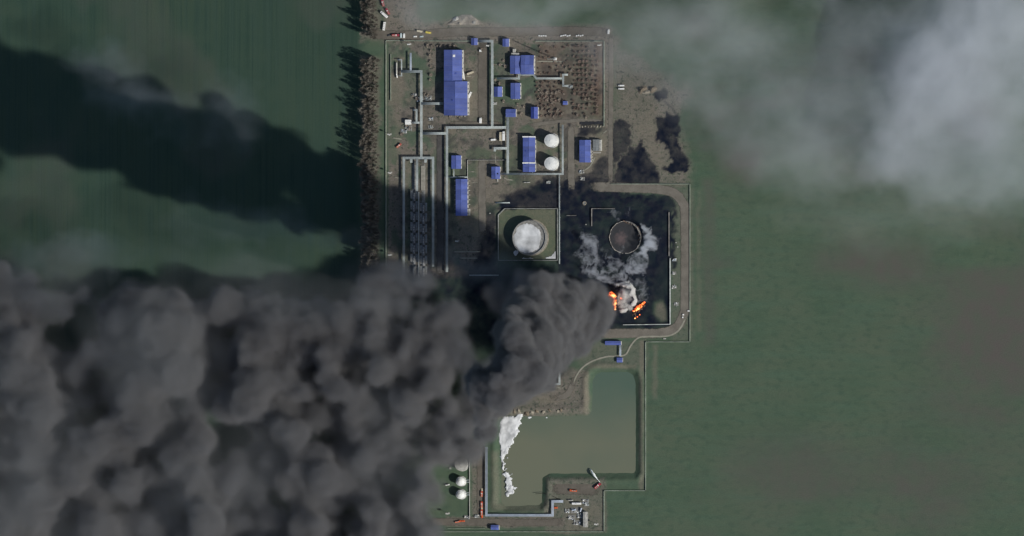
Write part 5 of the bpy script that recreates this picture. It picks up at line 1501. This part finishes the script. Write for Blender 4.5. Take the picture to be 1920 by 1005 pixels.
for k in range(900):
    t = rr.random() ** 1.05
    x, y, h, w = ridge(t)
    a = rr.uniform(0, 2 * PI); d = math.sqrt(rr.random()) * w
    vx, vy = x + d * math.cos(a) * .62, y + d * math.sin(a)
    hh = max(6, h + rr.uniform(-.5, .5) * w * .7)
    r = rr.uniform(9, 18) * (.55 + .75 * t)
    if in_plume(vx, vy) > -r / S * .75: continue
    if any(((vx - a_) / (c_ + r / S * .5)) ** 2 + ((vy - b_) / (d_ + r / S * .5)) ** 2 < 1 for a_, b_, c_, d_ in HOLES): continue
    X, Y = G(vx, vy, hh); pts.append((X, Y, hh)); rads.append(r)
for k in range(260):                      # solid core of the rising column
    t = rr.random(); x, y, h, w = ridge(t)
    a = rr.uniform(0, 2 * PI); d = math.sqrt(rr.random()) * w * .6
    vx, vy = x + d * math.cos(a) * .6, y + d * math.sin(a); r = (8 + 13 * t) * rr.uniform(.9, 1.2)
    hh = max(6, h + rr.uniform(-.5, .5) * w * .6)
    if in_plume(vx, vy) > -r / S * .8 or any(((vx - a_) / (c_ + r / S * .5)) ** 2 + ((vy - b_) / (d_ + r / S * .5)) ** 2 < 1 for a_, b_, c_, d_ in HOLES[:3]): continue
    X, Y = G(vx, vy, hh); pts.append((X, Y, hh)); rads.append(r)
dpts, drads, bpts, brads = [], [], [], []
CREST = [([(700, 520), (690, 600), (720, 680), (760, 760), (790, 860), (800, 980), (790, 1100)], 60), ([(805, 520), (825, 600), (800, 680), (840, 760), (850, 830)], 55), ([(285, 548), (330, 610), (310, 700), (262, 780), (190, 840), (60, 940), (0, 1060)], 72),
         ([(560, 572), (590, 650), (640, 720), (690, 800), (700, 900), (690, 1100)], 62), ([(20, 600), (70, 720), (50, 820), (60, 920), (40, 1100)], 62), ([(470, 640), (490, 720), (420, 770), (340, 850), (370, 930), (420, 1100)], 62),
         ([(430, 565), (520, 590), (540, 660), (570, 760), (570, 890), (520, 1100)], 58), ([(925, 720), (880, 790), (820, 880), (780, 960)], 50), ([(640, 560), (650, 640), (760, 640), (770, 700)], 50), ([(-60, 520), (0, 560), (-40, 700), (-80, 900), (-80, 1100)], 60),
         ([(250, 900), (200, 980), (180, 1100)], 55), ([(620, 900), (600, 1000), (600, 1100)], 50)]
def wanders(q, t):
    u = t * (len(q) - 1); i = min(int(u), len(q) - 2); f = u - i
    return q[i][0] + (q[i + 1][0] - q[i][0]) * f, q[i][1] + (q[i + 1][1] - q[i][1]) * f
for q, w in CREST:
    L_ = sum(math.hypot(b[0] - a[0], b[1] - a[1]) for a, b in zip(q[:-1], q[1:]))
    for k in range(int(L_ * w / 380)):
        vx, vy = wanders(q, rr.random())
        off = rr.gauss(0, .55); vx += off * w; vy += rr.uniform(-14, 14)
        near_s = sstep(300, 900, vx)
        r = rr.uniform(11, 20) + (1 - near_s) * rr.uniform(3, 14)
        if rr.random() < .2: r *= .6
        e = in_plume(vx, vy)
        if e > -r / S * .6: continue
        if any(((vx - a_) / (c_ * .8)) ** 2 + ((vy - b_) / (d_ * .8)) ** 2 < 1 for a_, b_, c_, d_ in HOLES + [(125, 830, 36, 70), (440, 820, 60, 40), (225, 885, 60, 34)]): continue
        hh = max(r * .6, (24 + 46 * math.exp(-(off / .8) ** 2) * sstep(500, 680, vy)) * rr.uniform(.7, 1.25))
        X, Y = G(vx, vy, hh); dpts.append((X, Y, hh)); drads.append(r)
for k in range(900):
    vx, vy = rr.uniform(-140, 990), rr.uniform(490, 1100); r = rr.uniform(15, 24)
    e = in_plume(vx, vy)
    if e > -r / S * .45: continue
    if any(((vx - a_) / (c_ * .6 + r / S * .55)) ** 2 + ((vy - b_) / (d_ * .6 + r / S * .55)) ** 2 < 1 for a_, b_, c_, d_ in HOLES[:3] + [(a_, b_, c_ * .45, d_ * .45) for a_, b_, c_, d_ in HOLES[3:]] + [(125, 830, 34, 62), (440, 818, 50, 34), (225, 885, 52, 28), (240, 850, 30, 20), (150, 610, 30, 40), (600, 825, 26, 20)]): continue
    hh = rr.uniform(14, 22) + 34 * rr.random() * sstep(-10, -60, e)
    X, Y = G(vx, vy, hh); bpts.append((X, Y, hh)); brads.append(r)
for k in range(500):                      # small billows budding from the larger ones
    i_ = rr.randrange(len(dpts)); p = Vector(dpts[i_]); R0 = drads[i_]
    d_ = Vector((rr.gauss(0, 1), rr.gauss(0, 1), abs(rr.gauss(0, 1)) + .3)).normalized()
    q = p + d_ * R0 * .9; dpts.append(tuple(q)); drads.append(R0 * rr.uniform(.3, .5))
for k in range(420):
    i_ = rr.randrange(len(pts)); p = Vector(pts[i_]); R0 = rads[i_]
    d_ = Vector((rr.gauss(0, 1), rr.gauss(0, 1), rr.gauss(0, 1))).normalized()
    q = p + d_ * R0 * 1.0; r = R0 * rr.uniform(.35, .6)
    vx = 960 + (q.x * CT - q.z * ST) / S; vy = 502.5 - q.y / S
    if in_plume(vx, vy) > -2: continue
    pts.append(tuple(q)); rads.append(r)
plume = puff_mesh(pts + dpts + bpts, rads + drads + brads, 4.5, ((.018, 30), (.045, 16), (.12, 6)), 'smoke_plume', skin_mat('smoke_skin', (.2, .2, .21), .004))
col_fog = puff_mesh(pts, rads, 3.5, ((.02, 26), (.05, 16), (.12, 8)), 'rising_smoke', None)
fog_fill(col_fog, 3.47, 15.0, fog_mat('black_smoke', (.255, .258, .278), .16, .055, .46, .90))
drift = puff_mesh(dpts, drads, 4.0, ((.014, 34), (.04, 20), (.11, 9)), 'drifting_smoke', None)
fog_fill(drift, 4.13, 23.0, fog_mat('drifting_black_smoke', (.275, .276, .29), .105, .032, .38, .98))
base = puff_mesh(bpts, brads, 5.0, ((.014, 30), (.05, 14)), 'low_smoke', None)
fog_fill(base, 5.29, 26.0, fog_mat('low_black_smoke', (.265, .272, .295), .08, .02, .26, 1.0))
for o, off in ((col_fog, (3.3, 7.1, 1.9)), (drift, (11.7, 13.3, 5.3)), (base, (-6.1, 3.9, -2.7))):
    o.data.vertices.foreach_set('co', (np.array([v_.co for v_ in o.data.vertices]) - np.array(off)).astype(np.float32).ravel()); o.data.update(); o.location = off      # keeps the three voxel grids apart
    o.parent = plume; tag(o, kind='stuff')
tag(plume, 'huge black smoke plume billowing west from the burning tank', 'smoke')

def veil(name, label, cat, fn, bx, z0, hmax, m, step=5.0, kind=None):
    """closed lens of thin smoke whose thickness follows fn (0..1) over the map"""
    xs = np.arange(bx[0], bx[2] + step, step); ys = np.arange(bx[1], bx[3] + step, step)
    X, Y = np.meshgrid(xs, ys)
    T = np.clip(fn(X, Y), 0, 1)
    T[0, :] = T[-1, :] = 0; T[:, 0] = T[:, -1] = 0
    ny_, nx_ = X.shape
    gx_, gy_ = G(X, Y, z0)
    top = np.stack([gx_, gy_, z0 + hmax * T * .65], -1).reshape(-1, 3); bot = np.stack([gx_, gy_, z0 - hmax * T * .35], -1).reshape(-1, 3)
    id_ = np.arange(nx_ * ny_).reshape(ny_, nx_)
    on = (T > 0)
    cell = on[:-1, :-1] | on[1:, :-1] | on[:-1, 1:] | on[1:, 1:]
    qt = np.stack([id_[1:, :-1], id_[1:, 1:], id_[:-1, 1:], id_[:-1, :-1]], -1)[cell]
    qb = qt[:, ::-1].copy()
    bid = np.where(on.reshape(-1), id_.reshape(-1) + nx_ * ny_, id_.reshape(-1))
    qb = bid[qb]
    allq = np.vstack([qt, qb]); allp = np.vstack([top, bot])
    used = np.unique(allq); mp = -np.ones(len(allp), int); mp[used] = np.arange(len(used))
    o = grid_mesh(name, allp[used], mp[allq], m)
    return tag(o, label, cat, kind=kind)
def gauss(X, Y, cx, cy_, sx, sy, rot=0.0):
    c, s = math.cos(rot), math.sin(rot)
    dx, dy = X - cx, Y - cy_
    return np.exp(-((dx * c + dy * s) / sx) ** 2 - ((-dx * s + dy * c) / sy) ** 2)
def cloud_fn(X, Y):
    wx = X + (fbm(X, Y, 120, 4, 2) - .5) * 160; wy = Y + (fbm(X, Y, 120, 4, 7) - .5) * 160
    g_ = (1.0 * gauss(wx, wy, 1880, 30, 120, 170, -.3) + .8 * gauss(wx, wy, 1760, 150, 80, 130, .4) + .42 * gauss(wx, wy, 1700, 265, 90, 60, -.3) + .35 * gauss(wx, wy, 1890, 210, 90, 110)
          + .26 * gauss(wx, wy, 1760, 320, 120, 50) + .22 * gauss(wx, wy, 1580, 190, 150, 80, .3) + .18 * gauss(wx, wy, 1430, 100, 170, 80, .1) + .12 * gauss(wx, wy, 1470, 260, 110, 60) + .25 * gauss(wx, wy, 1650, 40, 120, 60))
    f = fbm(X, Y, 150, 3, 13, .4) * .68 + fbm(X, Y, 40, 5, 17, .6) * .32
    return np.clip(g_ * (.25 + 1.3 * f) - .03, 0, 1)
veil('smoke_cloud', 'pale grey smoke cloud drifting over the field in the north-east', 'cloud', cloud_fn, (1180, -110, 2070, 480), 60, 80, smoke_mat('pale_smoke', (.86, .90, .97), .018))
def thin_fn(X, Y):
    wx = X + (fbm(X, Y, 90, 4, 3) - .5) * 120; wy = Y + (fbm(X, Y, 90, 4, 9) - .5) * 120
    g_ = np.maximum.reduce([.9 * gauss(wx, wy, 1290, 50, 150, 80), .75 * gauss(wx, wy, 1000, 10, 190, 45), .7 * gauss(wx, wy, 810, 8, 80, 40), .5 * gauss(wx, wy, 1330, 190, 110, 60, .4), .6 * gauss(wx, wy, 1450, 280, 150, 60, .5), .5 * gauss(wx, wy, 1180, 110, 90, 50), .35 * gauss(wx, wy, 1700, 400, 250, 80)])
    return np.clip(g_ * (.5 + fbm(X, Y, 60, 5, 23)) - .08, 0, 1)
veil('haze', None, None, thin_fn, (690, -110, 2070, 560), 45, 40, smoke_mat('thin_haze', (.85, .88, .92), .010, skin=0), kind='stuff')
def dark_fn(X, Y):
    wx = X + (fbm(X, Y, 70, 4, 33) - .5) * 90; wy = Y + (fbm(X, Y, 70, 4, 39) - .5) * 90
    g_ = np.maximum.reduce([.8 * gauss(wx, wy, 265, 185, 90, 45, .3), .6 * gauss(wx, wy, 210, 120, 70, 30), .55 * gauss(wx, wy, 430, 215, 60, 50), .5 * gauss(wx, wy, 470, 430, 150, 45, .1), .45 * gauss(wx, wy, 600, 450, 110, 40), .6 * gauss(wx, wy, 130, 480, 120, 40), .55 * gauss(wx, wy, 780, 500, 70, 30), .6 * gauss(wx, wy, 900, 500, 70, 30)])
    return np.clip(g_ * (.45 + 1.1 * fbm(X, Y, 40, 5, 43)) - .1, 0, 1)
veil('haze', None, None, dark_fn, (-120, 20, 1000, 600), 70, 35, smoke_mat('grey_haze', (.36, .42, .48), .013, skin=0), kind='stuff')
def soft_fn(X, Y):
    wx = X + (fbm(X, Y, 130, 4, 103) - .5) * 160; wy = Y + (fbm(X, Y, 130, 4, 109) - .5) * 160
    g_ = np.maximum.reduce([.95 * gauss(wx, wy, 20, 900, 190, 230), .9 * gauss(wx, wy, 290, 660, 90, 150), .6 * gauss(wx, wy, 520, 560, 220, 60), .55 * gauss(wx, wy, 400, 900, 200, 160), .5 * gauss(wx, wy, 700, 560, 110, 60), .5 * gauss(wx, wy, 100, 540, 160, 60), .45 * gauss(wx, wy, 700, 850, 120, 160)])
    return np.clip(g_ * (.3 + 1.3 * fbm(X, Y, 70, 5, 113)) - .08, 0, 1)
veil('haze', None, None, soft_fn, (-140, 440, 1000, 1110), 135, 45, smoke_mat('soft_grey_haze', (.40, .42, .44), .008, skin=0), kind='stuff')
def wisp_fn(X, Y):
    wx = X + (fbm(X, Y, 26, 5, 53) - .5) * 46; wy = Y + (fbm(X, Y, 26, 5, 59) - .5) * 46
    ring = np.exp(-((np.hypot(wx - 1178, wy - 450) - 41) / 7) ** 2) * sstep(1190, 1205, wx) * sstep(400, 430, wy)
    g_ = np.maximum.reduce([.75 * gauss(wx, wy, 1102, 462, 15, 24), .7 * gauss(wx, wy, 1116, 495, 20, 22), .9 * gauss(wx, wy, 1135, 520, 20, 14), 1.0 * gauss(wx, wy, 1160, 525, 26, 12, -.4), 1.0 * gauss(wx, wy, 1190, 500, 24, 11, -.7), 1.3 * ring, .5 * gauss(wx, wy, 1140, 490, 34, 24), .35 * gauss(wx, wy, 1190, 545, 40, 30), .3 * gauss(wx, wy, 1165, 400, 20, 12)])
    f = fbm(X, Y, 15, 5, 63, .62); rg = 1 - np.abs(2 * fbm(wx, wy, 20, 4, 67) - 1) * 2.2
    return np.clip(g_ * (.10 + 2.2 * np.clip(f - .3, 0, 1) ** 1.4 + .55 * np.clip(rg, 0, 1) ** 3) - .10, 0, 1)
veil('white_smoke', 'thin white smoke curling around the burnt out tank', 'smoke', wisp_fn, (1060, 380, 1256, 580), 9, 12, smoke_mat('white_wisps', (.84, .88, .95), .13, skin=.003), step=1.3)
def curl_fn(X, Y):
    wx = X + (fbm(X, Y, 9, 4, 83) - .5) * 12; wy = Y + (fbm(X, Y, 9, 4, 89) - .5) * 12
    def arc(cx, cy_, r, a0, a1, w):
        d = np.hypot(wx - cx, wy - cy_); a = np.arctan2(wy - cy_, wx - cx)
        return np.exp(-((d - r) / w) ** 2) * sstep(a0 - .4, a0 + .2, a) * sstep(a1 + .4, a1 - .2, a)
    g_ = np.maximum.reduce([arc(1178, 546, 9.5, -1.9, 1.0, 3.2), 1.1 * arc(1186, 561, 8.5, -2.2, 1.5, 2.6), .9 * arc(1174, 541, 6, -2.6, .3, 2.6), .8 * gauss(wx, wy, 1176, 551, 9, 5, .3), .8 * gauss(wx, wy, 1169, 583, 7, 2.5, -.2), .55 * gauss(wx, wy, 1172, 558, 12, 14, .5), .4 * gauss(wx, wy, 1175, 574, 14, 8), .6 * gauss(wx, wy, 1166, 532, 10, 5, -.3)])
    f = fbm(X, Y, 6, 4, 93, .6)
    return np.clip(g_ * (.35 + 1.1 * f) - .12, 0, 1)
wpuff = veil('white_smoke', 'dense bright white curl of smoke between the two flames', 'smoke', curl_fn, (1145, 515, 1212, 600), 13, 13, smoke_mat('white_puff', (.97, .97, .96), .42, skin=.06), step=.75)
print('trees', cnt, 'plume verts', len(plume.data.vertices), 'objs', len(scene.objects))
